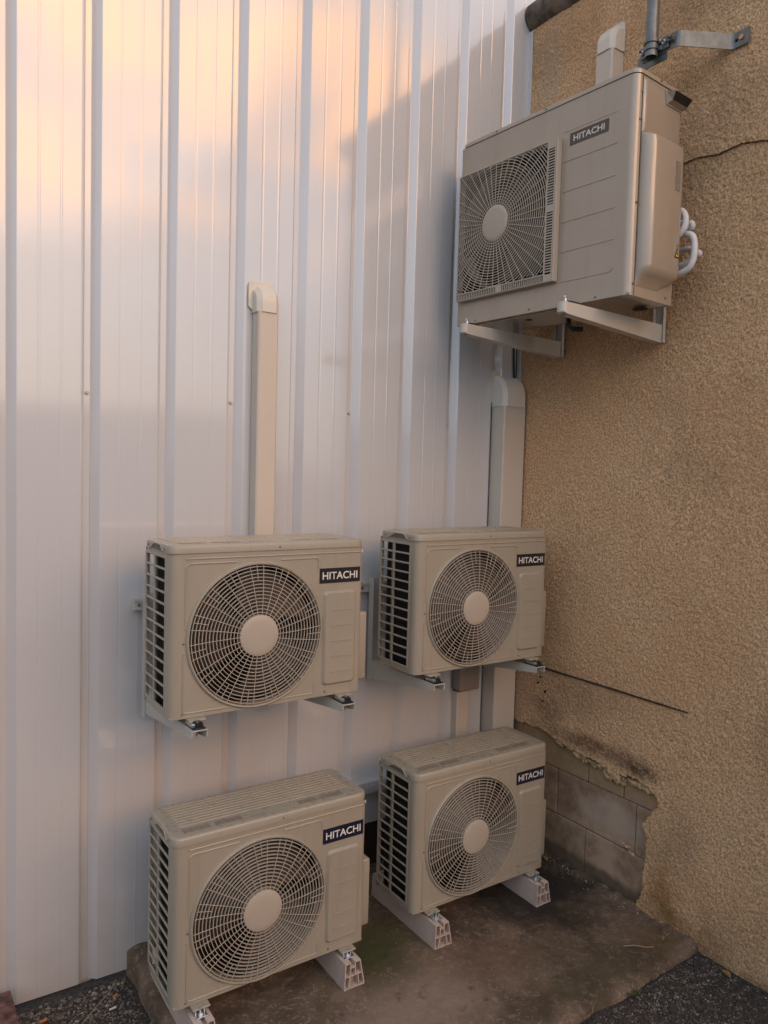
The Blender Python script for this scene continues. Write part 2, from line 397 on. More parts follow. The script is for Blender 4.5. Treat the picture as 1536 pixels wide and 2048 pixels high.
# ================================================================== GROUND
def zground(x, y):
    base = np.interp(x, [-3, -1.7, .2, .41], [-.29, -.285, -.20, -.185])
    near = np.clip(1-np.hypot(x+.7, y+.4)/4, 0, 1)
    return base + fbm(x*9, y*9, 4)*.014*near + fbm(x*45, y*45, 3)*.009*np.clip(near*3, 0, 1)
gx = np.concatenate([np.array([-400, -120, -40, -15, -8, -5, -3.6]), np.arange(-2.9, .60, .012), np.array([1, 3, 8, 30, 120, 400])])
gy = np.concatenate([np.array([-400, -120, -40, -15, -8, -4, -2.5]), np.arange(-1.9, .36, .012), np.array([1, 4, 30, 400])])
X, Y = np.meshgrid(gx, gy, indexing='ij'); Z = zground(X, Y)
ny = len(gy); idx = np.arange(X.size).reshape(X.shape)
F = np.stack([idx[:-1, :-1], idx[1:, :-1], idx[1:, 1:], idx[:-1, 1:]], -1).reshape(-1, 4)
g = obj('ground', grid_mesh('ground', np.stack([X, Y, Z], -1).reshape(-1, 3), F), M_ground, smooth='all'); tag(g, kind='structure')

# ================================================================== CONCRETE SLAB (worn edges, slight bank of dirt along the rendered wall)
sx = np.concatenate([[-1.685, -1.685, -1.683], np.arange(-1.675, .431, .011)]); sy = np.concatenate([[-1.035, -1.035, -1.03], np.arange(-1.02, .30, .011)])
X, Y = np.meshgrid(sx, sy, indexing='ij')
Z = ZS + fbm(X*6, Y*6, 4)*.008 + fbm(X*50, Y*50, 3)*.004
Z += .030*np.clip((X-.22)/.19, 0, 1)**1.5*(1+fbm(X*20, Y*20, 3)*1.2)
Z += .035*np.exp(-((X+1.64)/.05)**2-((Y-.16)/.08)**2)
e = (fbm(X*8, Y*8, 4))*.035
ed = np.minimum(X+1.685, Y+1.035)
Z -= .014*np.exp(-np.clip(ed, 0, 1)/.018)
Xp = X + e*np.exp(-np.clip(X+1.685, 0, 1)/.1); Yp = Y + 1.2*e*np.exp(-np.clip(Y+1.035, 0, 1)/.1)
Z[0, :] = -.42; Z[:, 0] = -.42
idx = np.arange(X.size).reshape(X.shape)
F = np.stack([idx[:-1, :-1], idx[1:, :-1], idx[1:, 1:], idx[:-1, 1:]], -1).reshape(-1, 4)
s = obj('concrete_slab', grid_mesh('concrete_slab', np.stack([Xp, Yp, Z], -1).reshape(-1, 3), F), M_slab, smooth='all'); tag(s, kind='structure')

# ================================================================== WHITE STEEL CLADDING WALL
clad = empty('cladding_wall', (-.7, YW, -.26)); tag(clad, 'white ribbed steel cladding wall reflecting the sunset sky', 'wall')
PER = .3015; X0 = -1.815; DEP = .030
def clad_profile(xa, xb):
    """list of (x,y) from xa to xb, y = inward depth added to YW"""
    P = []
    for k in range(-6, 12):
        xr = X0 + k*PER            # right lip of a groove
        P += [(xr-.076, 0), (xr-.071, .0015), (xr-.060, DEP-.0015), (xr-.057, DEP), (xr-.036, DEP), (xr-.033, DEP-.0015), (xr-.003, .0015), (xr, 0)]
        for f, s_ in ((.070, 1), (.148, -1)):
            P += [(xr+f, 0), (xr+f+.003, .0005*s_), (xr+f+.008, .0005*s_), (xr+f+.011, 0)]
    return [p for p in P if xa < p[0] < xb]
def sheet(xa, xb, z0, z1, off=0, lab=None):
    bm = bmesh.new(); P = clad_profile(xa, xb)
    def yat(x):
        Q = clad_profile(-9, 9)
        return float(np.interp(x, [p[0] for p in Q], [p[1] for p in Q]))
    P = [(xa, yat(xa))]+P+[(xb, yat(xb))]
    A = []; zs = list(np.arange(z0, z1, .45))+[z1]
    rows = [[bm.verts.new((x, YW+y-off, z)) for x, y in P] for z in zs]
    back = [[bm.verts.new((x, YW+y-off+.0012, z)) for x, y in P] for z in (zs[0], zs[-1])]
    for r0, r1 in zip(rows, rows[1:]):
        for i in range(len(P)-1): bm.faces.new((r0[i], r0[i+1], r1[i+1], r1[i]))
    for i in range(len(P)-1):
        bm.faces.new((rows[0][i+1], rows[0][i], back[0][i], back[0][i+1]))
    for a, b in zip(rows, rows[1:]): pass
    bm.faces.new([rows[0][-1], back[0][-1], back[1][-1]]+[r[-1] for r in rows[::-1][:-1]])
    o = obj('cladding_sheet', bm, M_white); o.location = -clad.location; o.parent = clad
    return o
LAP = .034
sheet(-3.2, X0-LAP, -.258, 6.3, .0015)
sheet(X0-LAP+.0008, X0+3*PER-LAP, -.262, 6.3, 0)
sheet(X0+3*PER-LAP, X0+6*PER-LAP, .090, 6.3, .0015)
sheet(X0+6*PER-LAP, 1.6, .086, 6.3, 0)
def child(name, bm, mt, par, smooth=False):
    o = obj(name, bm, mt, par, smooth); o.location = -Vector(par.location) if par.rotation_euler.z == 0 else o.location; return o
# screws with washers in the grooves, one row
for k, z in ((0, 2.155), (2, 2.158), (4, 2.150), (6, 2.13)):
    bm = bmesh.new(); xc = X0+k*PER-.046
    disc(bm, (xc, YW+DEP-.004, z), .0085, .003, 'y', 14); disc(bm, (xc, YW+DEP-.010, z), .0055, .007, 'y', 6)
    child('screw', bm, M_bracket, clad)
for x, z in ((-1.99, .06), (-1.87, -.02)):
    bm = bmesh.new(); disc(bm, (x if x < -1.9 else X0-.046, YW+(DEP-.006 if x > -1.9 else -.004), z), .006, .005, 'y', 10); child('screw', bm, M_bracket, clad)
bm = bmesh.new(); box(bm, XS-.055, XS-.003, YW-.004, YW-.001, .09, 4.27); box(bm, XS-.006, XS-.003, YW-.030, YW-.004, .09, 4.27)
child('corner_flashing', bm, M_white, clad)
bm = bmesh.new(); box(bm, -3.2, -1.66, YW+.045, YW+.2, -.5, -.276); box(bm, -1.66, XS+.2, YW+.075, YW+.2, -.5, .12)
o = child('foundation_plinth', bm, M_plinth, clad)
bm = bmesh.new(); box(bm, -1.60, XS+.2, YW+.068, YW+.076, -.3, .11); child('plinth_dark_sheet', bm, M_crack, clad)  # thin dark sheet in front of the plinth, below the shorter cladding sheets

# ================================================================== RENDERED WALL
sw = empty('roughcast_wall', (XS, -.6, -.2)); tag(sw, 'ochre roughcast rendered wall with a patch of bare concrete blocks', 'wall')
H = .0055
ys = np.arange(-1.78, .2601, H); zs = np.arange(-.30, 4.30, H)
Yg, Zg = np.meshgrid(ys, zs, indexing='ij')
poly = np.array([(-.113, .505), (-.20, .478), (-.353, .462), (-.46, .452), (-.52, .425), (-.575, .40), (-.587, .452), (-.66, .45), (-.73, .44), (-.794, .405), (-.80, .37), (-.764, .327),
                 (-.732, .255), (-.745, .20), (-.747, .141), (-.745, .06), (-.741, -.006), (-.72, -.10), (-.68, -.18), (-.60, -.28), (.30, -.28), (.30, .50)])
def inside(py, pz):
    r = np.zeros(py.shape, bool); n = len(poly)
    for i in range(n):
        (a, b), (c, d) = poly[i], poly[(i+1) % n]
        cnd = ((b > pz) != (d > pz)) & (py < (c-a)*(pz-b)/(d-b+1e-12)+a); r ^= cnd
    return r
def relief(y, z):
    worm = 1-np.abs(fbm(y*62+3*fbm(y*12, z*12, 2), z*62, 2))*5.0
    return .0018*np.clip(worm, -.4, 1) + .0052*fbm(y*108, z*108, 2) + .010*fbm(y*3, z*3, 3)
dX = relief(Yg, Zg)
Xg = XS - dX
cy = (Yg[:-1, :-1]+H/2); cz = (Zg[:-1, :-1]+H/2)
hole = inside(cy+fbm(cy*22, cz*22, 4)*.035, cz+fbm(cy*22+50, cz*22+9, 4)*.035)
# render thins out towards its broken edge
idx = np.arange(Xg.size).reshape(Xg.shape)
F = np.stack([idx[:-1, :-1], idx[:-1, 1:], idx[1:, 1:], idx[1:, :-1]], -1)
V = np.stack([Xg, Yg, Zg], -1).reshape(-1, 3)
keep = ~hole; F1 = F[keep]
off = len(V); V2 = V.copy(); V2[:, 0] = XS+.030
ex = []
hp = np.pad(hole, 1, constant_values=False); kp = np.pad(keep, 1, constant_values=False)
for di, dj, a, b in ((-1, 0, (0, 0), (0, 1)), (1, 0, (1, 1), (1, 0)), (0, -1, (1, 0), (0, 0)), (0, 1, (0, 1), (1, 1))):
    nb = hp[1+di:1+di+hole.shape[0], 1+dj:1+dj+hole.shape[1]]
    ii, jj = np.nonzero(keep & nb)
    va = idx[ii+a[0], jj+a[1]]; vb = idx[ii+b[0], jj+b[1]]
    ex.append(np.stack([vb, va, va+off, vb+off], -1))
Fx = np.concatenate([F1]+ex); Vx = np.concatenate([V, V2])
used = np.unique(Fx); remap = np.zeros(len(Vx), int); remap[used] = np.arange(len(used))
me = grid_mesh('render_coat', Vx[used], remap[Fx])
o = obj('render_coat', me, M_stucco, smooth='all'); o.location = -sw.location; o.parent = sw
# body of the wall behind the render (mortar shows in the block joints)
bm = bmesh.new(); box(bm, XS+.036, XS+.30, -1.77, YW-.022, -.5, 4.30); child('wall_core', bm, M_mortar, sw)
bm = bmesh.new(); box(bm, XS+.004, XS+.32, -1.795, -1.781, -.5, 4.29); box(bm, XS+.31, XS+.32, -1.78, YW, -.5, 4.29); child('end_render', bm, M_stucco, sw)
# concrete blocks of the bare patch
def block(y0, y1, z0, z1, d=0):
    bm = bmesh.new(); j = .0028
    box(bm, XS+.028+d, XS+.10, y0+j, y1-j, z0+j, z1-j, .003, 1)
    child('concrete_block', bm, M_block, sw)
def yz(z): return z
for (z0, z1, js) in ((-.42, -.175, (-.92, -.62, -.12, .23)), (-.165, .078, (-.87, -.369, .131, .23)), (.078, .322, (-1.17, -.669, -.169, .23)), (.322, .57, (-.93, -.592, -.374, .10, .23))):
    for a, b in zip(js, js[1:]): block(a, b, z0, z1, random.uniform(-.003, .003))
for k in range(16):
    f = k/15; y = -.14-f*.60; z = float(np.interp(-y, [.113, .353, .46, .575, .60, .73, .79], [.50, .462, .452, .405, .45, .44, .41]))-.012+random.uniform(-.012, .006)
    bm = bmesh.new(); ball(bm, (XS+.018, y, z), 1, (.018, random.uniform(.022, .045), random.uniform(.010, .020)), 3)
    for v in bm.verts: v.co += Vector((1, 1, 1))*float(fbm(np.array(v.co.y*70+k), np.array(v.co.z*70), 3))*.026
    child('plaster_ledge', bm, M_base, sw, 'all')
# smeared mortar lumps on the blocks
for (y, z, sy_, sz_) in ((-.585, .42, .022, .035), (-.62, .10, .03, .006), (-.45, .44, .05, .018), (-.30, .455, .07, .014), (-.655, .075, .02, .008)):
    bm = bmesh.new(); ball(bm, (XS+.030, y, z), 1, (.007, sy_, sz_), 3)
    for v in bm.verts: v.co += Vector((0, 1, 1))*float(fbm(np.array(v.co.y*60), np.array(v.co.z*60), 2))*.018
    child('mortar_smear', bm, M_stucco, sw, 'all')
# cracks
M_faint = mat('faint_crack', (.20, .125, .07), .9)
def crack(pts, wd, name='crack', jit=.004, mt=None):
    bm = bmesh.new(); P = []
    for (a, b), (c, d) in zip(pts, pts[1:]):
        n = max(2, int(math.hypot(c-a, d-b)/.012))
        for k in range(n): f = k/n; P.append((a+(c-a)*f, b+(d-b)*f+random.uniform(-jit, jit)))
    P.append(pts[-1]); rows = []
    for i, (y, z) in enumerate(P):
        f = i/(len(P)-1); w_ = wd*min(1, (1-f)*6+.15)*random.uniform(.8, 1.15)
        rows.append([bm.verts.new((XS-.0085, y, z+w_/2)), bm.verts.new((XS+.004, y, z+w_/2+.002)), bm.verts.new((XS+.004, y, z-w_/2-.002)), bm.verts.new((XS-.0085, y, z-w_/2))])
    for r0, r1 in zip(rows, rows[1:]):
        for k in range(4): bm.faces.new((r0[k], r0[(k+1) % 4], r1[(k+1) % 4], r1[k]))
    bmesh.ops.recalc_face_normals(bm, faces=bm.faces[:]); child(name, bm, mt or M_crack, sw)
crack([(.10, .842), (-.054, .843), (-.5, .846), (-.935, .847)], .0052, jit=.0004)
crack([(-1.48, 3.235), (-1.30, 3.245), (-1.158, 3.238), (-1.05, 3.262), (-.95, 3.250), (-.86, 3.266), (-.733, 3.263)], .0012, jit=.003, mt=M_faint)
for (y, z, r) in ((-.085, .72, .007), (-.03, .755, .005), (-.07, .665, .005), (-.045, .79, .004)):
    bm = bmesh.new(); disc(bm, (XS-.0085, y, z), r, .01, 'x', 8); child('drill_hole', bm, M_crack, sw)
# coping tiles along the top
for i, (a, b) in enumerate(((.232, -.16), (-.15, -.57), (-.56, -.98), (-.97, -1.40), (-1.39, -1.84))):
    bm = bmesh.new(); n = 18; rows = []
    for t_ in range(9):
        f = t_/8; y = a+(b-a)*f; r = .088+.010*(f > .93)-(.0 if f < .95 else .004)
        rows.append([bm.verts.new((XS+.055+r*1.15*math.cos(R(-150+300*k/(n-1)-150)) + .006*float(fbm(np.array(y*20), np.array(k*.7), 3)), y, 4.350+r*math.sin(R(-150+300*k/(n-1)-150)) + .012*float(fbm(np.array(y*14+3), np.array(k*.6), 3)))) for k in range(n)])
    for r0, r1 in zip(rows, rows[1:]):
        for k in range(n): bm.faces.new((r0[k], r0[(k+1) % n], r1[(k+1) % n], r1[k]))
    bm.faces.new(rows[0]); bm.faces.new(rows[-1][::-1]); bmesh.ops.recalc_face_normals(bm, faces=bm.faces[:])
    child('coping_tile', bm, M_coping, sw, True)

# ================================================================== OUTDOOR UNIT (small, four of them)
W, D, HT = .792, .288, .622; HB = .590
FX, FZ, FR = .333, .276, .2735
def front_plate(bm, x0, x1, z0, z1, cx, cz, r, y=0, seg=96):
    A = sorted(set([2*math.pi*k/seg for k in range(seg)]+[math.atan2(zz-cz, xx-cx) % (2*math.pi) for xx in (x0, x1) for zz in (z0, z1)]))
    inn, ot = [], []
    for a in A:
        c, s_ = math.cos(a), math.sin(a); t = min([((x1 if c > 0 else x0)-cx)/c if abs(c) > 1e-9 else 9e9, ((z1 if s_ > 0 else z0)-cz)/s_ if abs(s_) > 1e-9 else 9e9])
        inn.append(bm.verts.new((cx+r*c, y, cz+r*s_))); ot.append(bm.verts.new((cx+t*c, y, cz+t*s_)))
    n = len(A)
    for i in range(n): bm.faces.new((inn[i], ot[i], ot[(i+1) % n], inn[(i+1) % n]))
def bead(bm, pts, r=.003, seg=6): tube(bm, pts, r, seg, sq=(1, 1))
def arc(cx, cz, r, a0, a1, y, n=6): return [(cx+r*math.cos(R(a0+(a1-a0)*k/n)), y, cz+r*math.sin(R(a0+(a1-a0)*k/n))) for k in range(n+1)]
def screw_bm(bm, c, ax='y', r=.0042):
    if ax == 'y': ball(bm, c, r, (1, .6, 1), 1)
    else: ball(bm, c, r, (.6, 1, 1), 1)

def make_unit():
    u = empty('outdoor_unit')
    # casing: front plate, rounded corners, right side, base, back strips, top rim
    bm = bmesh.new(); rl, rr = .034, .014
    front_plate(bm, rl, W-rr, 0, HB, FX, FZ, FR-.004)
    def strip(P):
        a = [bm.verts.new((x, y, 0)) for x, y in P]; b = [bm.verts.new((x, y, HB)) for x, y in P]
        for i in range(len(P)-1): bm.faces.new((a[i+1], a[i], b[i], b[i+1]))
    strip([(rl-rl*math.sin(R(90*k/6)), rl-rl*math.cos(R(90*k/6))) for k in range(7)]+[(0, .050)])
    strip([(W-rr+rr*math.sin(R(90*(4-k)/4)), rr-rr*math.cos(R(90*(4-k)/4))) for k in range(5)][::1])
    a = [(W, rr), (W, D)]; q = [bm.verts.new((x, y, z)) for z in (0, HB) for x, y in a]; bm.faces.new((q[0], q[1], q[3], q[2]))
    # left side frame round the grille opening y .050-.290, z .028-.572
    for y0, y1, z0, z1 in ((.050, D, 0, .026), (.050, D, .573, HB)):
        bm.faces.new([bm.verts.new(p) for p in ((0, y1, z0), (0, y0, z0), (0, y0, z1), (0, y1, z1))])
    bmesh.ops.remove_doubles(bm, verts=bm.verts[:], dist=1e-5)
    bmesh.ops.recalc_face_normals(bm, faces=bm.faces[:])
    box(bm, .004, W-.002, .004, D, 0, .004)                       # base pan
    box(bm, .0, .013, D-.012, D, .0, HB)                          # rear left post
    box(bm, .25, W-.002, D-.004, D, .0, HB)                       # back plate
    o = obj('casing', bm, M_beige, u, True)
    # embossed lines
    y = .0002
    for pts, r_ in (([(.245, y, .5535)]+arc(.075, .5335, .02, 90, 180, y)+[(.055, y, .32)], .0036),
                    ([(.425, y, .5535)]+arc(.575, .5415, .012, 90, 0, y)+[(.587, y, .515)], .0036),
                    ([(.049, y, .235)]+arc(.064, .033, .015, 180, 270, y)+[(.26, y, .018)], .0036),
                    ([(.42, y, .018)]+arc(.565, .030, .012, 270, 360, y)+[(.577, y, .06)], .003),
                    ([(.055, y, .571), (.778, y, .571)], .0034)):
        bm = bmesh.new(); bead(bm, pts, r_); obj('embossed_line', bm, M_beige, u, True)
    for z in (.344, .282, .220, .158, .097):
        bm = bmesh.new(); bead(bm, [(.645, -.0103, z), (.743, -.0103, z)], .0034, 4); obj('short_groove', bm, M_beige, u, True)
    # raised panel
    bm = bmesh.new(); P1 = rrect(.611, .762, .042, .420, .018, 5); P2 = rrect(.620, .753, .051, .411, .014, 5)
    A = [bm.verts.new((x, -.0004, z)) for x, z in P1]; B = [bm.verts.new((x, -.0105, z)) for x, z in P2]; n = len(A)
    for i in range(n): bm.faces.new((A[i], A[(i+1) % n], B[(i+1) % n], B[i]))
    bm.faces.new(B); bmesh.ops.recalc_face_normals(bm, faces=bm.faces[:])
    obj('raised_panel', bm, M_beige, u, True)
    # fan ring
    bm = bmesh.new()
    lathe_y(bm, [(FR+.003, .0005), (FR+.001, -.007), (FR-.003, -.0105), (FR-.008, -.0095), (FR-.010, -.004), (FR-.011, .022), (FR-.014, .024)], FX, FZ)
    obj('grille_ring', bm, M_beige, u, True)
    # wire grille
    bm = bmesh.new(); RO = FR-.010
    def gy(r): return -.010 - .010*(1-(r/RO)**2)
    nring = 14
    radii = [.0865+(RO-.006-.0865)*k/(nring-1) for k in range(nring)]
    for r in radii:
        sg = 80; rows = []
        for k in range(sg):
            c, s_ = math.cos(2*math.pi*k/sg), math.sin(2*math.pi*k/sg); y = gy(r); h = .0011
            rows.append([bm.verts.new((FX+(r+a)*c, y+b, FZ+(r+a)*s_)) for a, b in ((-h, 0), (h, 0), (h, .0075), (-h, .0075))])
        for k in range(sg):
            A, B = rows[k], rows[(k+1) % sg]
            for j in range(4): bm.faces.new((A[j], A[(j+1) % 4], B[(j+1) % 4], B[j]))
    def spoke(a, r0, r1):
        n = 5; pts = []
        for k in range(n+1):
            r = r0+(r1-r0)*k/n; aa = a+ (r-.078)*.25
            pts.append((FX+r*math.cos(aa), gy(r)-.0012, FZ+r*math.sin(aa)))
        tube(bm, pts, .0015, 4, cap=False)
    NS = 30
    for k in range(NS):
        a = 2*math.pi*k/NS; spoke(a, .074, RO)
        if k % 2: spoke(a+math.pi/NS, .205, RO)
    bmesh.ops.recalc_face_normals(bm, faces=bm.faces[:])
    obj('fan_grille', bm, M_beige2, u)
    bm = bmesh.new(); lathe_y(bm, [(0, -.0255), (.05, -.0250), (.070, -.0240), (.0765, -.0215), (.078, -.017), (.078, -.006)], FX, FZ, 48)
    obj('hub_cap', bm, M_beige2, u, True)
    # fan inside
    bm = bmesh.new()
    for b_ in range(3):
        rows = []
        for i in range(9):
            r = .06+.185*i/8; rows.append([])
            for j in range(9):
                f = j/8; a = R(120*b_+20+ 88*f - 22*(i/8)**1.5 + (8 if i else 0)); rows[-1].append(bm.verts.new((FX+r*math.cos(a), .030+.055*f+.01*math.sin(f*3), FZ+r*math.sin(a))))
        for r0, r1 in zip(rows, rows[1:]):
            for j in range(8): bm.faces.new((r0[j], r0[j+1], r1[j+1], r1[j]))
    disc(bm, (FX, .025, FZ), .065, .07, 'y', 32)
    obj('fan', bm, M_fan, u, True)
    # cavity and coil
    bm = bmesh.new()
    lathe_y(bm, [(FR-.012, .022), (FR-.013, .10), (FR-.0135, .17), (.0, .172)], FX, FZ, 48)
    obj('fan_shroud', bm, M_cavity, u)
    bm = bmesh.new(); box(bm, .030, .034, .040, .262, .006, .585); box(bm, .034, .60, D-.030, D-.010, .006, .585)
    for k in range(38): box(bm, .0275, .030, .042+k*.0058, .0436+k*.0058, .008, .583)
    obj('coil', bm, M_coil, u)
    bm = bmesh.new(); box(bm, .020, .0265, .214, .221, .006, .585); obj('coil_post', bm, M_galv, u)
    # side grille frame and slats
    bm = bmesh.new()
    box(bm, -.002, .006, .046, .056, .022, .576, .0015, 1); box(bm, -.002, .006, .170, .182, .026, .574, .0015, 1); box(bm, -.002, .006, D-.014, D, .022, .576, .0015, 1)
    obj('side_frame', bm, M_beige, u)
    bm = bmesh.new(); box(bm, -.0025, .005, .052, D-.008, -.0042, .0042, .002, 1); sl = bpy.data.meshes.new('slat'); bm.to_mesh(sl); bm.free(); sl.materials.append(M_beige)
    NR = 13
    for k in range(NR+1):
        o = bpy.data.objects.new('slat', sl); col.objects.link(o); o.parent = u; o.location = (0, 0, .026+.547*k/NR)
    # top cover
    bm = bmesh.new(); P = rrect(-.004, W+.004, -.004, D+.003, .034, 6)
    lv = [(HB+.001, 0), (HT-.010, 0), (HT-.004, .002), (HT-.001, .006), (HT, .012)]
    rings = []
    cx0, cy0 = W/2, D/2
    for z, ins in lv:
        Q = rrect(-.004+ins, W+.004-ins, -.004+ins, D+.003-ins, .034-ins*.8, 6); rings.append([bm.verts.new((x, y, z)) for x, y in Q])
    n = len(P)
    for A, B in zip(rings, rings[1:]):
        for i in range(n): bm.faces.new((A[i], A[(i+1) % n], B[(i+1) % n], B[i]))
    bm.faces.new(rings[-1]); bm.faces.new(rings[0][::-1]); bmesh.ops.recalc_face_normals(bm, faces=bm.faces[:])
    top = obj('top_cover', bm, M_beige, u, True)
    bm = bmesh.new()
    for k in range(9):
        y = .082+k*.0212; box(bm, .045, W-.045, y, y+.0085, HT-.001, HT+.0028, .0025, 2, lambda e: all(v.co.z > HT for v in e.verts))
    obj('ridge', bm, M_beige, top, True)
    for i, (a, b) in enumerate(((.045, .145), (.165, .27), (.505, .585), (.60, .70))):
        bm = bmesh.new(); box(bm, a, b, .030, .062, HT, HT+.0008); obj('label_print', bm, M_print, top)
    # handle notch in the left skirt, its inner shade painted as a darker plate
    bm = bmesh.new(); tz = [(.215, .5935), (.166, .6165), (.096, .6165), (.070, .5935)]
    tube(bm, [(-.0045, y, z) for y, z in tz], .0034, 6)
    obj('handle_lip', bm, M_beige, top, True)
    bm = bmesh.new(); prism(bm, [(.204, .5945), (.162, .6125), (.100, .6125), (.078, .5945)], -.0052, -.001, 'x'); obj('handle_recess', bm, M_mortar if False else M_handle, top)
    # connection cover on the right side
    bm = bmesh.new(); box(bm, W-.001, W+.052, .035, .20, .030, .315, .010, 3)
    obj('valve_cover', bm, M_beige, u, True)
    bm = bmesh.new(); ball(bm, (W+.006, .02, HB-.02), .006, (1, 1, 1.4), 1); obj('clip', bm, M_letter, u)
    # screws
    for c, ax in (((.418, -.0045, .604), 'y'), ((.047, -.001, .015), 'y'), ((.627, -.001, .017), 'y'), ((.05, -.001, .27), 'y'), ((-.005, .245, .603), 'x'), ((-.005, .050, .603), 'x'), ((-.001, .27, .012), 'x')):
        bm = bmesh.new(); screw_bm(bm, c, ax); obj('screw', bm, M_galv, u, 'all')
    # feet
    for x0 in (.068, .680):
        bm = bmesh.new(); box(bm, x0-.004, x0+.062, -.030, .03, -.008, -.001, .002, 1); obj('mounting_foot', bm, M_beige, u)
    return u
def logo(u, x0, x1, z0, z1, mt, y=-.0005, fill=(.86, .50)):
    bm = bmesh.new(); box(bm, x0, x1, y-.0012, y+.0002, z0, z1); p = obj('logo_plate', bm, mt, u)
    o = bpy.data.objects.new('lettering', LOGO); col.objects.link(o); o.parent = p
    if not LOGO.materials: LOGO.materials.append(M_letter)
    o.location = ((x0+x1)/2, y-.0016, (z0+z1)/2); o.scale = ((x1-x0)*fill[0], 1, (z1-z0)*fill[1])
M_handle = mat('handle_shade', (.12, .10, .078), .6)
def copy_tree(o, parent=None):
    c = o.copy(); col.objects.link(c); c.parent = parent
    for ch in list(o.children): copy_tree(ch, c)
    return c
UA = (-1.7116, -.3158, .9767); UB = (-1.7090, -.3859, -.0452); UC = (-.6121, -.2698, .9836); UD = (-.6413, -.3536, -.0486)
GRP = 'four alike small air conditioner outdoor units with round fan grilles'
unit0 = make_unit()
units = [unit0]+[copy_tree(unit0) for _ in range(3)]
for u, loc, lab, mt in zip(units, (UA, UB, UC, UD),
        ('beige outdoor unit on wall brackets, left one of the upper pair on the white wall',
         'beige outdoor unit on floor feet at the left end of the concrete slab',
         'beige outdoor unit on wall brackets just below the tall right duct, beside the rendered wall',
         'beige outdoor unit standing on floor feet in the corner, beside the bare concrete blocks'),
        (M_black, M_navy, M_black, M_navy)):
    u.location = loc; tag(u, lab, 'outdoor unit', GRP); logo(u, .593, .779, .4515, .5110, mt)

# ================================================================== WALL BRACKETS under the two upper units
def channel(bm, x0, x1, ya, yb, zt, ha, hb, t=.003):
    """downward open channel from tip ya (depth ha) to wall yb (depth hb)"""
    box(bm, x0, x1, ya, yb, zt-t, zt, .001, 1)
    for xa, xb in ((x0, x0+t), (x1-t, x1)):
        prism(bm, [(ya+.002, zt-t), (yb, zt-t), (yb, zt-hb), (ya+.002, zt-ha)], xa, xb, 'x')
    for xa, xb in ((x0+t, x0+.013), (x1-.013, x1-t)):
        v = [bm.verts.new(p) for p in ((xa, ya+.004, zt-ha+.0005), (xb, ya+.004, zt-ha+.0005), (xb, yb, zt-hb+.0005), (xa, yb, zt-hb+.0005))]; bm.faces.new(v)
def mount(parent, x, y, z, base):
    bm = bmesh.new(); box(bm, x-.024, x+.024, y-.026, y+.060, z, z+.006, .002, 1); obj('rubber_pad', bm, M_rubber, parent).location = -Vector(base)
    bm = bmesh.new(); lathe = [(0, .026), (.017, .026), (.021, .018), (.022, .006), (0, .006)]
    rings = []
    disc(bm, (x, y, z+.006), .0215, .010, 'z', 20); disc(bm, (x, y, z+.016), .015, .006, 'z', 20)
    obj('rubber_mount', bm, M_rubber, parent, True).location = -Vector(base)
    bm = bmesh.new(); box(bm, x-.027, x-.012, y-.018, y+.045, z+.0065, z+.020, .003, 1); disc(bm, (x, y, z+.0225), .007, .006, 'z', 6); disc(bm, (x, y, z-.030), .004, .028, 'z', 8)
    obj('bolt', bm, M_zinc, parent, True).location = -Vector(base)
def bracket_set(loc, arms, tipy, zt, rail, lab, zr=(1.278, 1.325), zu=1.352):
    b = empty('wall_bracket', loc); tag(b, lab, 'bracket', 'white steel wall bracket frames carrying the two upper small units'); L = -Vector(loc)
    bm = bmesh.new(); box(bm, rail[0], rail[1], YW-.031, YW-.002, zr[0], zr[1], .002, 1)
    box(bm, rail[0], rail[1], YW-.036, YW-.031, zr[1]-.008, zr[1]+.004)
    obj('rail', bm, M_bracket, b).location = L
    for x in (rail[0]+.02, rail[0]+.06, rail[1]-.03):
        bm = bmesh.new(); disc(bm, (x, YW-.038, zr[0]+.025), .007, .007, 'y', 6); obj('bolt', bm, M_zinc, b).location = L
    for x0 in arms:
        bm = bmesh.new(); channel(bm, x0, x0+.058, tipy, YW-.037, zt, .026, .098); obj('arm', bm, M_bracket, b).location = L
        bm = bmesh.new(); box(bm, x0-.004, x0+.000, YW-.075, YW-.034, .838, zu, .001, 1); box(bm, x0, x0+.058, YW-.0355, YW-.0325, .838, zu)
        obj('upright', bm, M_bracket, b).location = L
        mount(b, x0+.030, tipy+.032, zt, loc)
    return b
bracket_set((-1.35, YW-.02, .84), (-1.652, -1.040), -.388, .951, (-1.690, -.93), 'white bracket frame on the cladding carrying the upper left unit')
bracket_set((-.2, YW-.02, .84), (-.547, .072), -.340, .951, (-.610, .16), 'white bracket frame on the cladding carrying the upper unit next to the corner')

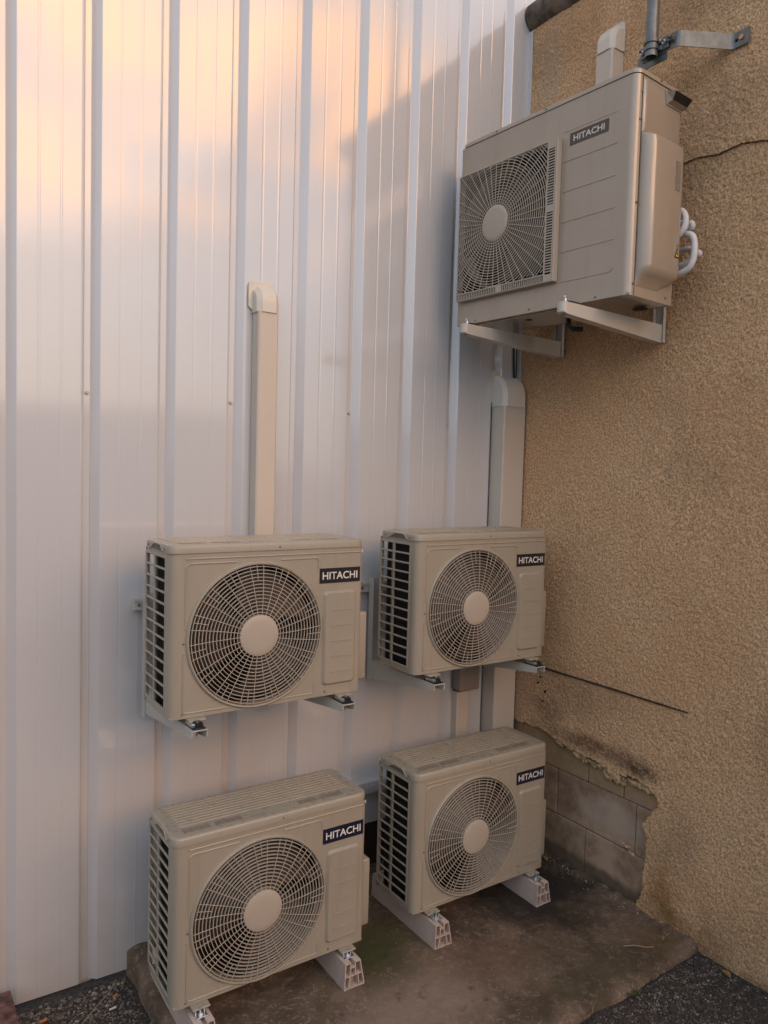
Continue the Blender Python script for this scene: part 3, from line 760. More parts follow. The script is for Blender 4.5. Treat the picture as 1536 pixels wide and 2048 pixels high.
# ================================================================== FLOOR FEET
def foot(xl, yf, lab):
    Lf = .50; f = empty('floor_foot', (xl+.05, yf+Lf/2, ZS-.002)); tag(f, lab, 'support foot', 'pale plastic floor feet under the lower units')
    x0, h, t = -.05, .107, .0045; y0, y1 = -Lf/2, Lf/2
    outer = lambda z: (x0+.004*z/h+.003, x0+.098-.020*z/h)
    bm = bmesh.new()
    def slabp(p): prism(bm, p, y0, y1, 'y')
    l0, r0 = outer(0); l1, r1 = outer(h); lm_, rm = outer(.052); lt, rtt = outer(h-.016)
    slabp([(l0, 0), (r0, 0), (r0, t), (l0, t)])
    slabp([(l0, t), (l0+t, t), (l1+t, h-t), (l1, h-t)])
    slabp([(r0-t, t), (r0, t), (r1, h-t), (r1-t, h-t)])
    slabp([(lm_+t-.001, .050), (rm-t+.001, .050), (rm-t+.001, .054), (lm_+t-.001, .054)])
    slabp([(l1, h-t), (l1+.027, h-t), (l1+.027, h), (l1, h)]); slabp([(r1-.027, h-t), (r1, h-t), (r1, h), (r1-.027, h)])
    slabp([(l1+.023, h-.020), (l1+.027, h-.020), (l1+.027, h-t), (l1+.023, h-t)]); slabp([(r1-.027, h-.020), (r1-.023, h-.020), (r1-.023, h-t), (r1-.027, h-t)])
    slabp([(l1+.023, h-.024), (r1-.023, h-.024), (r1-.023, h-.020), (l1+.023, h-.020)])
    slabp([(l1+.022, .054), (l1+.026, .054), (l1+.028, h-.024), (l1+.024, h-.024)]); slabp([(r1-.026, .054), (r1-.022, .054), (r1-.024, h-.024), (r1-.028, h-.024)])
    slabp([(-.028, t), (-.024, t), (-.018, .050), (-.022, .050)]); slabp([(.020, t), (.024, t), (.019, .050), (.015, .050)])
    # a web set back inside closes the hollow
    prism(bm, [(l0+.002, .002), (r0-.002, .002), (r1-.002, h-.022), (l1+.002, h-.022)], y0+.035, y0+.037, 'y')
    obj('rail_profile', bm, M_foot, f)
    for yy in (.048, ):
        y = y0+yy; xc = (l1+r1)/2
        bm = bmesh.new(); box(bm, xc-.022, xc+.022, y-.022, y+.022, h+.0005, h+.004, .001, 1); disc(bm, (xc, y, h+.004), .011, .007, 'z', 6); disc(bm, (xc, y, h+.011), .0045, .016, 'z', 10)
        box(bm, xc-.021, xc-.016, y-.006, y+.022, h+.004, h+.020, .001, 1); box(bm, xc+.012, xc+.017, y-.004, y+.022, h+.004, h+.018, .001, 1)
        obj('bolt', bm, M_zinc, f, True)
    return f
foot(-1.660, -.462, 'pale plastic foot under the left end of the bottom left unit')
foot(-1.047, -.456, 'pale plastic foot under the right end of the bottom left unit')
foot(-.586, -.442, 'pale plastic foot under the left end of the unit in the corner')
foot(.026, -.440, 'pale plastic foot under the right end of the unit in the corner')

# ================================================================== DUCTS
def duct_profile(w_, d_, ch): return [(-w_/2, 0), (-w_/2, -d_+ch), (-w_/2+ch, -d_), (w_/2-ch, -d_), (w_/2, -d_+ch), (w_/2, 0)]
def duct(bm, w_, d_, z0, z1, ch=.006, grow=0): prism(bm, duct_profile(w_+grow, d_+grow/2, ch), z0, z1, 'z')
def elbow(bm, w_, d_, z0, hgt, ch=.008, n=10):
    """cap that starts as the duct section at z0 and turns back into the wall at y=0"""
    P = duct_profile(w_, d_, ch); rows = [[bm.verts.new((x, y, z0)) for x, y in P]]
    for k in range(n+1):
        a = R(90*k/n); rows.append([bm.verts.new((x, 0 if k == n else y*math.cos(a) if False else -(-y)*math.cos(a), z0+.35*hgt+(.65*hgt)*math.sin(a)*(abs(y)/d_) )) for x, y in P])
    for A, B in zip(rows, rows[1:]):
        for i in range(len(P)-1):
            q = [A[i], A[i+1], B[i+1], B[i]]
            try: bm.faces.new(q)
            except ValueError: pass
    bmesh.ops.remove_doubles(bm, verts=bm.verts[:], dist=1e-5); bmesh.ops.recalc_face_normals(bm, faces=bm.faces[:])
def make_duct(name, loc, rz, w_, d_, hlen, ehgt, lab, flange=True, mt=M_duct, mc=M_ductlight):
    """origin: back centre at the bottom end"""
    r = empty(name, loc, rz); tag(r, lab, 'duct')
    bm = bmesh.new(); duct(bm, w_, d_, 0, hlen); obj('duct_cover', bm, mt, r, True)
    bm = bmesh.new(); elbow(bm, w_+.010, d_+.005, hlen-.004, ehgt, .020); e_ = obj('elbow', bm, mc, r, True)
    if flange:
        bm = bmesh.new(); P = rrect(-w_/2-.024, w_/2+.006, hlen+ehgt*.10, hlen+ehgt*1.14, .022, 5)
        prism(bm, P, -.006, -.0005, 'y'); obj('flange', bm, mc, e_, True)
    return r
make_duct('pipe_duct', (-1.129, YW, .99), 0, .094, .066, 1.567, .118, 'narrow cream duct rising up the white wall behind the upper left unit')
make_duct('pipe_duct', (.321, YW-.002, -.17), 0, .158, .100, 2.415, .170, 'wide beige duct standing in the corner beside the rendered wall')
d3 = empty('pipe_duct', (.055, YW, -.05)); tag(d3, 'short beige duct running down from the grey box', 'duct')
bm = bmesh.new(); duct(bm, .080, .060, 0, .752); obj('duct_cover', bm, M_duct, d3, True)
jb = empty('junction_box', (.075, YW, .70)); tag(jb, 'small grey junction box under the upper unit next to the corner', 'junction box')
bm = bmesh.new(); box(bm, -.068, .068, -.092, 0, .012, .17, .010, 3); obj('box_body', bm, M_greybox, jb, True)
bm = bmesh.new(); box(bm, -.069, .069, -.030, -.026, .02, .165); obj('lid_seam', bm, M_handle, jb)
bm = bmesh.new(); prism(bm, [(-.05, -.06), (.03, -.06), (.03, -.01), (-.05, -.01)], .002, .0125, 'z'); obj('cable_gland', bm, M_rubber, jb)
hd = empty('horizontal_duct', (-.3, YW, .30)); tag(hd, 'white horizontal duct low on the wall behind the lower units', 'duct')
bm = bmesh.new(); box(bm, -.75, .30, -.060, -.001, -.032, .030, .005, 2); obj('duct_cover', bm, M_white, hd, True)
# duct above the big unit, on the rendered wall: faces -X
make_duct('pipe_duct', (XS-.004, -.372, 3.05), -math.pi/2, .100, .080, .845, .125, 'pale duct bending into the rendered wall above the large unit')
bm = bmesh.new(); tube(bm, [(.372, YW-.03, 2.36), (.366, YW-.028, 2.5), (.358, YW-.026, 2.75), (.36, YW-.03, 3.4)], .006, 8)
tube(bm, [(.395, YW-.02, 2.36), (.392, YW-.02, 2.6), (.394, YW-.02, 3.3)], .0035, 6)
tag(obj('black_cable', bm, M_cable, None, 'all'), 'thin black cables running up the corner above the wide duct', 'cable')

# ================================================================== LARGE UNIT on the rendered wall
EA = .0761; EL, ED, EH = .935, .297, .845
E = empty('large_outdoor_unit', (-0.1594, 0.0636, 2.6018), -(math.pi/2-EA)); E.scale = (1.04, 1.04, 1.04); tag(E, 'large beige outdoor unit with a square fan grille, high on the rendered wall', 'outdoor unit')
bm = bmesh.new(); rr = .030; CH = .822; GX0, GX1, GZ0, GZ1 = .018, .592, .105, .682
def quad(bm, pts): return bm.faces.new([bm.verts.new(p) for p in pts])
def plate(bm, x0, x1, z0, z1, y=0): quad(bm, [(x0, y, z0), (x1, y, z0), (x1, y, z1), (x0, y, z1)])
gx0, gx1, gz0, gz1 = GX0+.012, GX1-.012, GZ0+.012, GZ1-.012
plate(bm, 0, EL-rr, 0, gz0); plate(bm, 0, EL-rr, gz1, CH); plate(bm, 0, gx0, gz0, gz1); plate(bm, gx1, EL-rr, gz0, gz1)
P = [(EL-rr+rr*math.sin(R(90*k/8)), rr-rr*math.cos(R(90*k/8))) for k in range(9)]+[(EL, .034)]
a = [bm.verts.new((x, y, 0)) for x, y in P]; b = [bm.verts.new((x, y, CH)) for x, y in P]
for i in range(len(P)-1): bm.faces.new((a[i], a[i+1], b[i+1], b[i]))
bmesh.ops.remove_doubles(bm, verts=bm.verts[:], dist=1e-5); bmesh.ops.recalc_face_normals(bm, faces=bm.faces[:])
box(bm, 0, .003, .002, ED, 0, CH); box(bm, .003, EL-.01, ED-.003, ED, 0, CH)
quad(bm, [(EL-.0005, .0345, 0), (EL-.0005, ED, 0), (EL-.0005, ED, CH), (EL-.0005, .0345, CH)])
obj('casing', bm, M_beigeE, E, True)
bm = bmesh.new(); box(bm, .004, EL-.003, .004, ED-.002, .002, .008)
box(bm, .06, EL-.25, .03, ED-.04, -.004, .002, .002, 1); obj('base_pan', bm, M_beigeE, E)
for x, y, r in ((.36, .10, .014), (.83, .24, .030), (.60, .20, .010)):
    bm = bmesh.new(); disc(bm, (x, y, -.0065), r, .002, 'z', 18); obj('drain_hole', bm, M_cavity, E)
bm = bmesh.new(); tube(bm, [(.50, .20, -.004), (.50, .20, -.035), (.515, .215, -.05), (.55, .24, -.052)], .011, 10); obj('drain_nozzle', bm, M_rubber, E, 'all')
# top cover
bm = bmesh.new(); rings = []
for z, ins in ((CH+.0015, 0), (EH-.012, 0), (EH-.005, .002), (EH-.001, .007), (EH, .014)):
    Q = rrect(-.004+ins, EL+.004-ins, -.004+ins, ED+.003-ins, .034-ins*.6, 6); rings.append([bm.verts.new((x, y, z)) for x, y in Q])
n = len(rings[0])
for A, B in zip(rings, rings[1:]):
    for i in range(n): bm.faces.new((A[i], A[(i+1) % n], B[(i+1) % n], B[i]))
bm.faces.new(rings[-1]); bm.faces.new(rings[0][::-1]); bmesh.ops.recalc_face_normals(bm, faces=bm.faces[:])
obj('top_cover', bm, M_beigeE, E, True)
# embossed grooves of the right panel
for pts, r_ in [([(.600, .0003, z), (.858, .0003, z)], .0026) for z in (.586, .464, .342, .2215)]+[
        ([(.600, .0003, .0995), (.845, .0003, .0995)]+arc(.845, .1145, .015, 270, 360, .0003)[1:], .0026),
        ([(.600, .0003, .705), (.850, .0003, .705)]+arc(.850, .697, .008, 90, 0, .0003)[1:], .0018)]:
    bm = bmesh.new(); bead(bm, pts, r_); obj('embossed_line', bm, M_beigeE, E, True)
logo(E, .630, .8155, .643, .692, M_brown, -.0005, (.80, .50))
# square grille: frame, rings, spokes
GY = -.030
bm = bmesh.new()
def bar(x0, x1, z0, z1): box(bm, x0, x1, GY, GY+.005, z0, z1)
fwid = .052
box(bm, GX0, GX1, GY, -.0005, GZ1-.006, GZ1, .002, 1); box(bm, GX0, GX1, GY, -.0005, GZ0, GZ0+.005, .002, 1)
box(bm, GX0, GX0+.005, GY, -.0005, GZ0+.005, GZ1-.006); box(bm, GX1-.006, GX1, GY-.001, -.0005, GZ0-.001, GZ1+.001, .002, 1)
box(bm, GX1-fwid, GX1-fwid+.006, GY-.0012, GY+.004, GZ0, GZ1); box(bm, GX1-.012, GX1-.006, GY-.0012, GY+.004, GZ0, GZ1)
box(bm, GX0, GX1-fwid, GY-.0012, GY+.004, GZ0+.030, GZ0+.035)
for z in (GZ0+.001, GZ0+.285, GZ1-.035): box(bm, GX1-fwid, GX1-.008, GY-.0011, GY+.0035, z, z+.030)
box(bm, GX0+.255, GX0+.285, GY-.0011, GY+.0035, GZ0+.002, GZ0+.033)
obj('grille_frame', bm, M_beige2, E, True)
bm = bmesh.new(); k = 0; z = GZ0+.040
while z < GZ1-.03:
    box(bm, GX1-fwid+.005, GX1-.010, GY+.0005, GY+.004, z, z+.0050); z += .0112
x = GX0+.012
while x < GX1-fwid-.004:
    box(bm, x, x+.0045, GY+.0005, GY+.004, GZ0+.004, GZ0+.031); x += .0108
x = GX0+.012
while x < GX1-.02:
    box(bm, x, x+.0045, GY+.004, -.001, GZ1-.0105, GZ1-.0065); x += .0108
tag(obj('slot_grille', bm, M_beige2, E), kind='stuff')
bm = bmesh.new(); CX, CZ = .252, .418; XA, XB, ZA, ZB = GX0+.005, GX1-fwid+.002, GZ0+.034, GZ1-.006
rad = .088; y0 = GY+.001
while rad < .42:
    sg = max(48, int(rad*360)); prev = None; run = []
    runs = []
    for k in range(sg+1):
        a_ = 2*math.pi*k/sg; xx, zz = CX+rad*math.cos(a_), CZ+rad*math.sin(a_)
        if XA <= xx <= XB and ZA <= zz <= ZB: run.append((xx, y0, zz))
        else:
            if len(run) > 1: runs.append(run)
            run = []
    if len(run) > 1: runs.append(run)
    for rn in runs: tube(bm, rn, .0023, 4, cap=False)
    rad += .0118
NSP = 44
for k in range(NSP):
    a_ = 2*math.pi*k/NSP; c, s_ = math.cos(a_), math.sin(a_)
    t = min(((XB if c > 0 else XA)-CX)/c if abs(c) > 1e-6 else 9, ((ZB if s_ > 0 else ZA)-CZ)/s_ if abs(s_) > 1e-6 else 9)
    tube(bm, [(CX+.075*c, y0-.002, CZ+.075*s_), (CX+t*c, y0-.002, CZ+t*s_)], .0019, 4, cap=False)
obj('fan_grille', bm, M_beige2, E)
bm = bmesh.new(); lathe_y(bm, [(0, GY-.006), (.06, GY-.0055), (.074, GY-.004), (.079, GY), (.079, GY+.006)], CX, CZ, 40); obj('hub_cap', bm, M_beige2, E, True)
bm = bmesh.new()
box(bm, gx0, gx1, .16, .163, gz0, gz1)
for x_, zz0, zz1 in ((gx0-.001, gz0, gz1), (gx1, gz0, gz1)): box(bm, x_, x_+.001, .0, .16, zz0, zz1)
box(bm, gx0, gx1, .0, .16, gz0-.001, gz0); box(bm, gx0, gx1, .0, .16, gz1, gz1+.001)
obj('fan_shroud', bm, M_cavity, E)
bm = bmesh.new(); lathe_y(bm, [(.262, -.004), (.255, .01), (.252, .07)], CX+.02, CZ-.02, 60); obj('air_ring', bm, M_beigeE, E, True)
bm = bmesh.new()
for b_ in range(3):
    rows = []
    for i in range(9):
        r = .06+.18*i/8; rows.append([])
        for j in range(9):
            f = j/8; a_ = R(120*b_+50+80*f-20*(i/8)**1.5); rows[-1].append(bm.verts.new((CX+r*math.cos(a_), .02+.06*f, CZ+r*math.sin(a_))))
    for r0, r1 in zip(rows, rows[1:]):
        for j in range(8): bm.faces.new((r0[j], r0[j+1], r1[j+1], r1[j]))
disc(bm, (CX, .01, CZ), .07, .08, 'y', 32); obj('fan', bm, M_fan, E, True)
# service panel on the side facing the camera (local +x face)
bm = bmesh.new(); XE = EL
prof = [(.037, 0), (.037, .010), (.16, .018), (.297, .014), (.297, 0)]
def side_loft(bm, sec, closed_top=True):
    rows = [[bm.verts.new((XE+o_, y, z)) for y, o_ in s_] for z, s_ in sec]
    for A, B in zip(rows, rows[1:]):
        for i in range(len(A)-1): bm.faces.new((A[i], A[i+1], B[i+1], B[i]))
    bmesh.ops.remove_doubles(bm, verts=bm.verts[:], dist=1e-5)
    bmesh.ops.recalc_face_normals(bm, faces=bm.faces[:])
def sec(o_, y0=.040, y1=.290, rnd=.04, n=6):
    P = [(y0, 0)]
    for k in range(n+1):
        a_ = R(90*k/n); P.append((y0+rnd-rnd*math.cos(a_), o_*math.sin(a_)))
    for k in range(n+1):
        a_ = R(90*k/n); P.append((y1-rnd*1.2+rnd*1.2*math.sin(a_), o_*math.cos(a_)))
    return P
side_loft(bm, [(.040, sec(.0005, .040, .20)), (.046, sec(.004, .040, .205)), (.062, sec(.012, .040, .235)), (.080, sec(.030, .040, .275)), (.095, sec(.045)), (.115, sec(.050)), (.35, sec(.050)), (.575, sec(.050)), (.598, sec(.046)), (.606, sec(.034)), (.612, sec(.010))])
obj('service_cover', bm, M_beigeE, E, True)
bm = bmesh.new(); side_loft(bm, [(.612, sec(.004, .037, .293, .02)), (.625, sec(.010, .037, .293, .02)), (.80, sec(.010, .037, .293, .02)), (.808, sec(.004, .037, .293, .02))]); sp = obj('service_panel', bm, M_beigeE, E, True)
bm = bmesh.new(); box(bm, EL+.0002, EL+.0012, .0335, .0365, .002, .818); obj('panel_seam', bm, M_crack, E)
bm = bmesh.new(); prism(bm, [(.165, .800), (.292, .800), (.286, .752), (.178, .752)], EL+.008, EL+.014, 'x'); obj('handle_plate', bm, M_beigeE, E)
bm = bmesh.new()
v = [bm.verts.new(p) for p in ((EL+.012, .175, .802), (EL+.012, .296, .802), (EL+.012, .292, .757), (EL+.012, .182, .757), (EL+.052, .175, .790), (EL+.052, .296, .790), (EL+.034, .290, .765), (EL+.034, .186, .765))]
for q in ((0, 1, 5, 4), (0, 4, 7, 3), (1, 2, 6, 5), (3, 7, 6, 2)): bm.faces.new([v[i] for i in q])
obj('handle', bm, M_beigeE, E); bm = bmesh.new(); quad(bm, [(EL+.051, .178, .789), (EL+.051, .293, .789), (EL+.034, .287, .766), (EL+.034, .189, .766)]); obj('handle_recess', bm, M_cavity, E)
bm = bmesh.new(); X5 = EL+.0512
prism(bm, [(.222, .170), (.252, .170), (.237, .206)], X5-.001, X5+.001, 'x'); o = obj('warning_triangle', bm, M_cable, E)
bm = bmesh.new(); prism(bm, [(.2265, .1735), (.2475, .1735), (.237, .1985)], X5+.001, X5+.0015, 'x'); obj('warning_face', bm, M_yellow, o)
bm = bmesh.new(); prism(bm, [(.2352, .178), (.2388, .178), (.2395, .188), (.237, .191), (.2345, .188)], X5+.0015, X5+.002, 'x'); obj('warning_mark', bm, M_cable, o)
bm = bmesh.new(); box(bm, X5-.001, X5+.0006, .205, .235, .425, .535); obj('rating_label', bm, M_print2, E)
bm = bmesh.new(); box(bm, X5-.001, X5+.0006, .235, .25, .212, .222); obj('rating_label', bm, M_print2, E)
for c, ax in (((EL+.001, .013+.02, .760), 'x'), ((EL+.001, .026, .656), 'x'), ((EL+.001, .026, .348), 'x'), ((EL+.001, .026, .044), 'x'), ((EL+.005, .150, .834), 'x'), ((EL+.001, .252, .024), 'x'), ((.785, -.001, .012), 'y'), ((.445, -.001, .014), 'y'), ((.12, -.001, .012), 'y'), ((.50, -.0045, .834), 'y'), ((.22, -.0045, .834), 'y')):
    bm = bmesh.new(); screw_bm(bm, c, ax, .0055); obj('screw', bm, M_galv, E, 'all')
# brackets of the large unit (in wall axes, arms run along X)
def ebracket(yc, lab):
    b = empty('cantilever_bracket', (XS-.02, yc, 2.52)); tag(b, lab, 'bracket', 'cream cantilever brackets under the large unit'); L = -Vector((XS-.02, yc, 2.52))
    bm = bmesh.new(); zt = 2.566; h = .046; hw = .080; xt = -.285; t = .003; xw = XS-.03; sk = .045
    def ybend(x): return yc - (xw-x)/(xw-xt)*sk
    def pr(y0, y1, z0, z1, xa=xt, xb=xw):
        vs = [bm.verts.new((x, ybend(x)+y, z if z > zt-.02 else z-(hw-h)*(x-xt)/(xw-xt))) for x in (xa, xb) for y in (y0, y1) for z in (z0, z1)]
        for q in ((0, 1, 3, 2), (4, 6, 7, 5), (0, 4, 5, 1), (2, 3, 7, 6), (0, 2, 6, 4), (1, 5, 7, 3)): bm.faces.new([vs[i] for i in q])
    pr(-.022, -.019, zt-h, zt); pr(.019, .022, zt-h, zt); pr(-.019, .019, zt-h, zt-h+t, xt+.02); pr(-.019, .019, zt-t, zt, xt)
    # rounded nose
    o = obj('arm', bm, M_bracket, b); o.location = L
    bm = bmesh.new(); n_ = 8; A = []
    for zz in (zt-h, zt):
        A.append([bm.verts.new((xt-.020*math.sin(R(180*k/n_)), ybend(xt)-.022+.044*(1-math.cos(R(180*k/n_)))/2, zz+(.006 if zz < zt-.02 and 0 < k < n_ else 0))) for k in range(n_+1)])
    for k in range(n_): bm.faces.new((A[0][k], A[0][k+1], A[1][k+1], A[1][k]))
    bm.faces.new(A[0][::-1]); obj('nose', bm, M_bracket, b, True).location = L
    bm = bmesh.new(); box(bm, xw, XS-.012, yc-.028, yc-.024, 2.488, 2.93, .0008, 1); box(bm, XS-.014, XS-.010, yc-.024, yc+.024, 2.488, 2.93); box(bm, xw, XS-.012, yc+.024, yc+.028, 2.488, 2.93)
    obj('upright', bm, M_bracket, b).location = L
    for z in (2.51, 2.60):
        bm = bmesh.new(); disc(bm, (XS-.018, yc-.010, z), .007, .006, 'x', 6); ball(bm, (XS-.03, yc-.0285, z), .005, (1, .5, 1), 1); obj('bolt', bm, M_zinc, b).location = L
    bm = bmesh.new(); box(bm, xt+.02, xt+.075, ybend(xt)-.018, ybend(xt)+.018, zt, zt+.008, .002, 1); obj('rubber_pad', bm, M_rubber, b).location = L
    bm = bmesh.new(); disc(bm, (xt+.014, ybend(xt), zt-.026), .005, .045, 'z', 8); disc(bm, (xt+.014, ybend(xt), zt+.020), .010, .007, 'z', 6); obj('bolt', bm, M_zinc, b).location = L
ebracket(-.705, 'cream bracket under the right end of the large unit')
ebracket(-.100, 'cream bracket under the left end of the large unit, next to the white wall')
# insulated hoses behind
bm = bmesh.new()
def sm(pts, n=8):
    out = []; P = [pts[0]]+pts+[pts[-1]]
    for i in range(1, len(P)-2):
        p0, p1, p2, p3 = [np.array(p, float) for p in P[i-1:i+3]]
        for k in range(n):
            t = k/n; out.append(tuple(.5*((2*p1)+(-p0+p2)*t+(2*p0-5*p1+4*p2-p3)*t*t+(-p0+3*p1-3*p2+p3)*t**3)))
    out.append(pts[-1]); return out
hx_ = .25
for k, (zt, zb, yo, xo) in enumerate(((2.992, 2.872, -.938, .225), (2.955, 2.912, -.925, .29), (2.888, 2.732, -.972, .245), (2.845, 2.788, -.950, .31))):
    tube(bm, sm([(xo+.02, -.62, zt-.02), (xo+.01, -.78, zt), (xo, yo+.055, zt+.006), (xo-.004, yo+.008, zt-.028), (xo-.008, yo+.010, zb+.035), (xo-.014, yo+.06, zb), (xo-.02, -.78, zb-.010), (xo-.02, -.62, zb-.02)]), .0130, 12)
tag(obj('insulated_hose', bm, M_hose, None, 'all'), 'loops of white insulated pipe sticking out behind the large unit', 'hose')

# ================================================================== POLE AND ITS BRACKET
bm = bmesh.new(); pr_ = .0265; px_, py_ = .165, -.768
N_ = 28
rows = [[bm.verts.new((px_+r*math.cos(2*math.pi*k/N_), py_+r*math.sin(2*math.pi*k/N_), z)) for k in range(N_)] for r, z in ((pr_-.003, 5.6), (pr_, 5.6), (pr_, 3.645), (pr_-.003, 3.645), (pr_-.003, 5.6))]
for A, B in zip(rows, rows[1:]):
    for k in range(N_): bm.faces.new((A[k], A[(k+1) % N_], B[(k+1) % N_], B[k]))
bmesh.ops.recalc_face_normals(bm, faces=bm.faces[:])
tag(obj('steel_pole', bm, M_galv, None, True), 'galvanised mast tube hanging down above the large unit, open at its lower end', 'pole')
pb = empty('mast_bracket', (XS, -.78, 3.66)); tag(pb, 'galvanised strap bracket with clamp holding the mast off the rendered wall', 'bracket'); L = -Vector((XS, -.78, 3.66))
def strap(pts, z0, z1, t=.004):
    bm = bmesh.new(); n = len(pts); A = []
    for i, (x, y) in enumerate(pts):
        a_ = Vector(pts[max(0, i-1)]); b_ = Vector(pts[min(n-1, i+1)]); d = (b_-a_).normalized(); nrm = Vector((-d.y, d.x))*t/2
        A.append([bm.verts.new((x+nrm.x*s1, y+nrm.y*s1, z)) for s1, z in ((1, z0), (1, z1), (-1, z1), (-1, z0))])
    for r0, r1 in zip(A, A[1:]):
        for k in range(4): bm.faces.new((r0[k], r0[(k+1) % 4], r1[(k+1) % 4], r1[k]))
    bm.faces.new(A[0]); bm.faces.new(A[-1][::-1]); bmesh.ops.recalc_face_normals(bm, faces=bm.faces[:]); return bm
zc = 3.690
def bend(P, r=.012):
    out = [P[0]]
    for i in range(1, len(P)-1):
        p0, p1, p2 = Vector(P[i-1]), Vector(P[i]), Vector(P[i+1]); a_ = p1+(p0-p1).normalized()*r; b_ = p1+(p2-p1).normalized()*r
        for k in range(5): t = k/4; out.append(tuple(a_.lerp(p1, t).lerp(p1.lerp(b_, t), t)))
    out.append(P[-1]); return out
o = obj('strap_arm', strap(bend([(.196, -.70), (.196, -.875), (.400, -.990), (.400, -1.062)]), zc-.033, zc+.030), M_galv, pb, True); o.location = L
o = obj('strap_arm', strap(bend([(.201, -.82), (.201, -.672), (.400, -.555), (.400, -.48)]), zc-.062, zc-.002), M_galv, pb, True); o.location = L
for y, c_ in ((-1.030, M_copper),):
    bm = bmesh.new(); disc(bm, (.392, y, zc), .010, .008, 'x', 14); obj('screw', bm, c_, pb, True).location = L
bm = bmesh.new(); tube(bm, [(.3975, -1.012, zc-.004), (.3975, -1.004, zc-.004)], .006, 8); obj('slot', bm, M_cavity, pb).location = L
bm = bmesh.new(); n_ = 20; pts = [(.196, -.716)]+[(px_+(pr_+.0035)*math.cos(R(a_)), py_+(pr_+.0035)*math.sin(R(a_))) for a_ in range(60, 301, 15)]+[(.196, -.820)]
for za, zb in ((zc-.020, zc-.006), (zc+.008, zc+.022)):
    b2 = strap([(.190, -.712)]+pts[1:-1]+[(.190, -.824)], za, zb, .0035); me_ = bpy.data.meshes.new('clamp_band'); b2.to_mesh(me_); b2.free(); bm.from_mesh(me_)
box(bm, .183, .190, -.838, -.800, zc-.024, zc+.026, .002, 1); box(bm, .183, .190, -.736, -.698, zc-.024, zc+.026, .002, 1)
obj('clamp', bm, M_galv, pb, True).location = L
for y in (-.822, -.714):
    bm = bmesh.new(); disc(bm, (.172, y, zc), .0095, .011, 'x', 6); disc(bm, (.150, y, zc), .0045, .030, 'x', 10); obj('nut', bm, M_zinc, pb, True).location = L
bm = bmesh.new(); disc(bm, (.170, -.852, zc+.004), .014, .022, 'x', 8); ball(bm, (.165, -.852, zc+.004), .010, (1, 1, 1), 1); obj('wing_nut', bm, M_galv, pb, True).location = L

# ================================================================== ADDED LOW BUILDING, unseen, put in to darken the lower white wall (mirrored faintly in the white sheets)
M_blocker = mat('sky_blocker_render', (.74, .71, .69), .9, var=.06, vs=1)
yb = empty('added_sky_blocker', (-6, -9.5, -.25)); tag(yb, 'added plain low building out of view, darkening the lower white wall', 'building')
bm = bmesh.new(); box(bm, -9, 7.6, -2.5, 2.5, -.5, 2.75); obj('wall', bm, M_blocker, yb)
bm = bmesh.new(); box(bm, -9.06, 7.66, -2.56, 2.56, 2.752, 2.86); obj('blocker_parapet', bm, M_blocker, yb)
for x_ in (-7, -4, -1, 2, 5):
    bm = bmesh.new(); box(bm, x_-.04, x_+.04, 2.502, 2.56, 0, 2.75); obj('blocker_pilaster', bm, M_blocker, yb)

clad.rotation_euler = (0, 0, R(-.76))
# ================================================================== SMALL THINGS ON THE GROUND
def pebble_mesh(pts, mt, name, lab, par=None):
    base = bmesh.new(); bmesh.ops.create_icosphere(base, subdivisions=1, radius=1); vb = np.array([v.co[:] for v in base.verts]); fb = [[v.index for v in f.verts] for f in base.faces]; base.free()
    V, Fc = [], []; rg = np.random.RandomState(5)
    for i, (x, y, z, r) in enumerate(pts):
        sc = r*np.array([rg.uniform(.7, 1.3), rg.uniform(.6, 1.2), rg.uniform(.45, .8)]); a = rg.uniform(0, 6.28); c, s_ = math.cos(a), math.sin(a)
        q = vb*(1+rg.uniform(-.22, .22, (len(vb), 1)))*sc; q = np.stack([q[:, 0]*c-q[:, 1]*s_, q[:, 0]*s_+q[:, 1]*c, q[:, 2]], -1)+[x, y, z]
        V.append(q); Fc += [[k+i*len(vb) for k in f] for f in fb]
    me = bpy.data.meshes.new(name); me.from_pydata(np.concatenate(V).tolist(), [], Fc); me.update()
    return obj(name, me, mt)
def gravel_mat(name, a, b):
    M = bpy.data.materials.new(name); M.use_nodes = True; t = M.node_tree; bs_ = t.nodes['Principled BSDF']; P = geo_pos(t)
    t.links.new(mix(t, sstep(t, noise(t, P, 35, 2, .5), .38, .62), a, b), bs_.inputs['Base Color']); bs_.inputs['Roughness'].default_value = .85; return M
M_peb = gravel_mat('gravel_mixed', (.055, .048, .042), (.19, .16, .135)); M_peb2 = gravel_mat('gravel_pale', (.14, .115, .085), (.34, .29, .23))
rg = np.random.RandomState(11)
def zg(x, y): return float(zground(np.array(x), np.array(y)))
pts = []
for _ in range(5200):
    x = rg.uniform(-2.75, -1.70); y = YW-.0-abs(rg.normal(0, .28))
    if y > -1.2: pts.append((x, y, zg(x, y)+.001, rg.uniform(.002, .0055)*(1.7 if rg.rand() < .06 else 1)))
for _ in range(5200):
    x = rg.uniform(-.75, .40); y = -1.05-abs(rg.normal(0, .28))
    pts.append((x, y, zg(x, y)+.001, rg.uniform(.0018, .0042)))
tag(pebble_mesh(pts, M_peb, 'gravel', ''), 'loose dark grit and gravel lying on the tarmac', 'gravel', kind='stuff')
pts = []
for _ in range(150):
    x = rg.uniform(-2.5, -1.70); y = YW-.01-abs(rg.normal(0, .10)); pts.append((x, y, zg(x, y)+.003, rg.uniform(.004, .010)))
for _ in range(150):
    x = rg.uniform(-.6, .40); y = -1.055-abs(rg.normal(0, .2)); pts.append((x, y, zg(x, y)+.002, rg.uniform(.0025, .0055)))
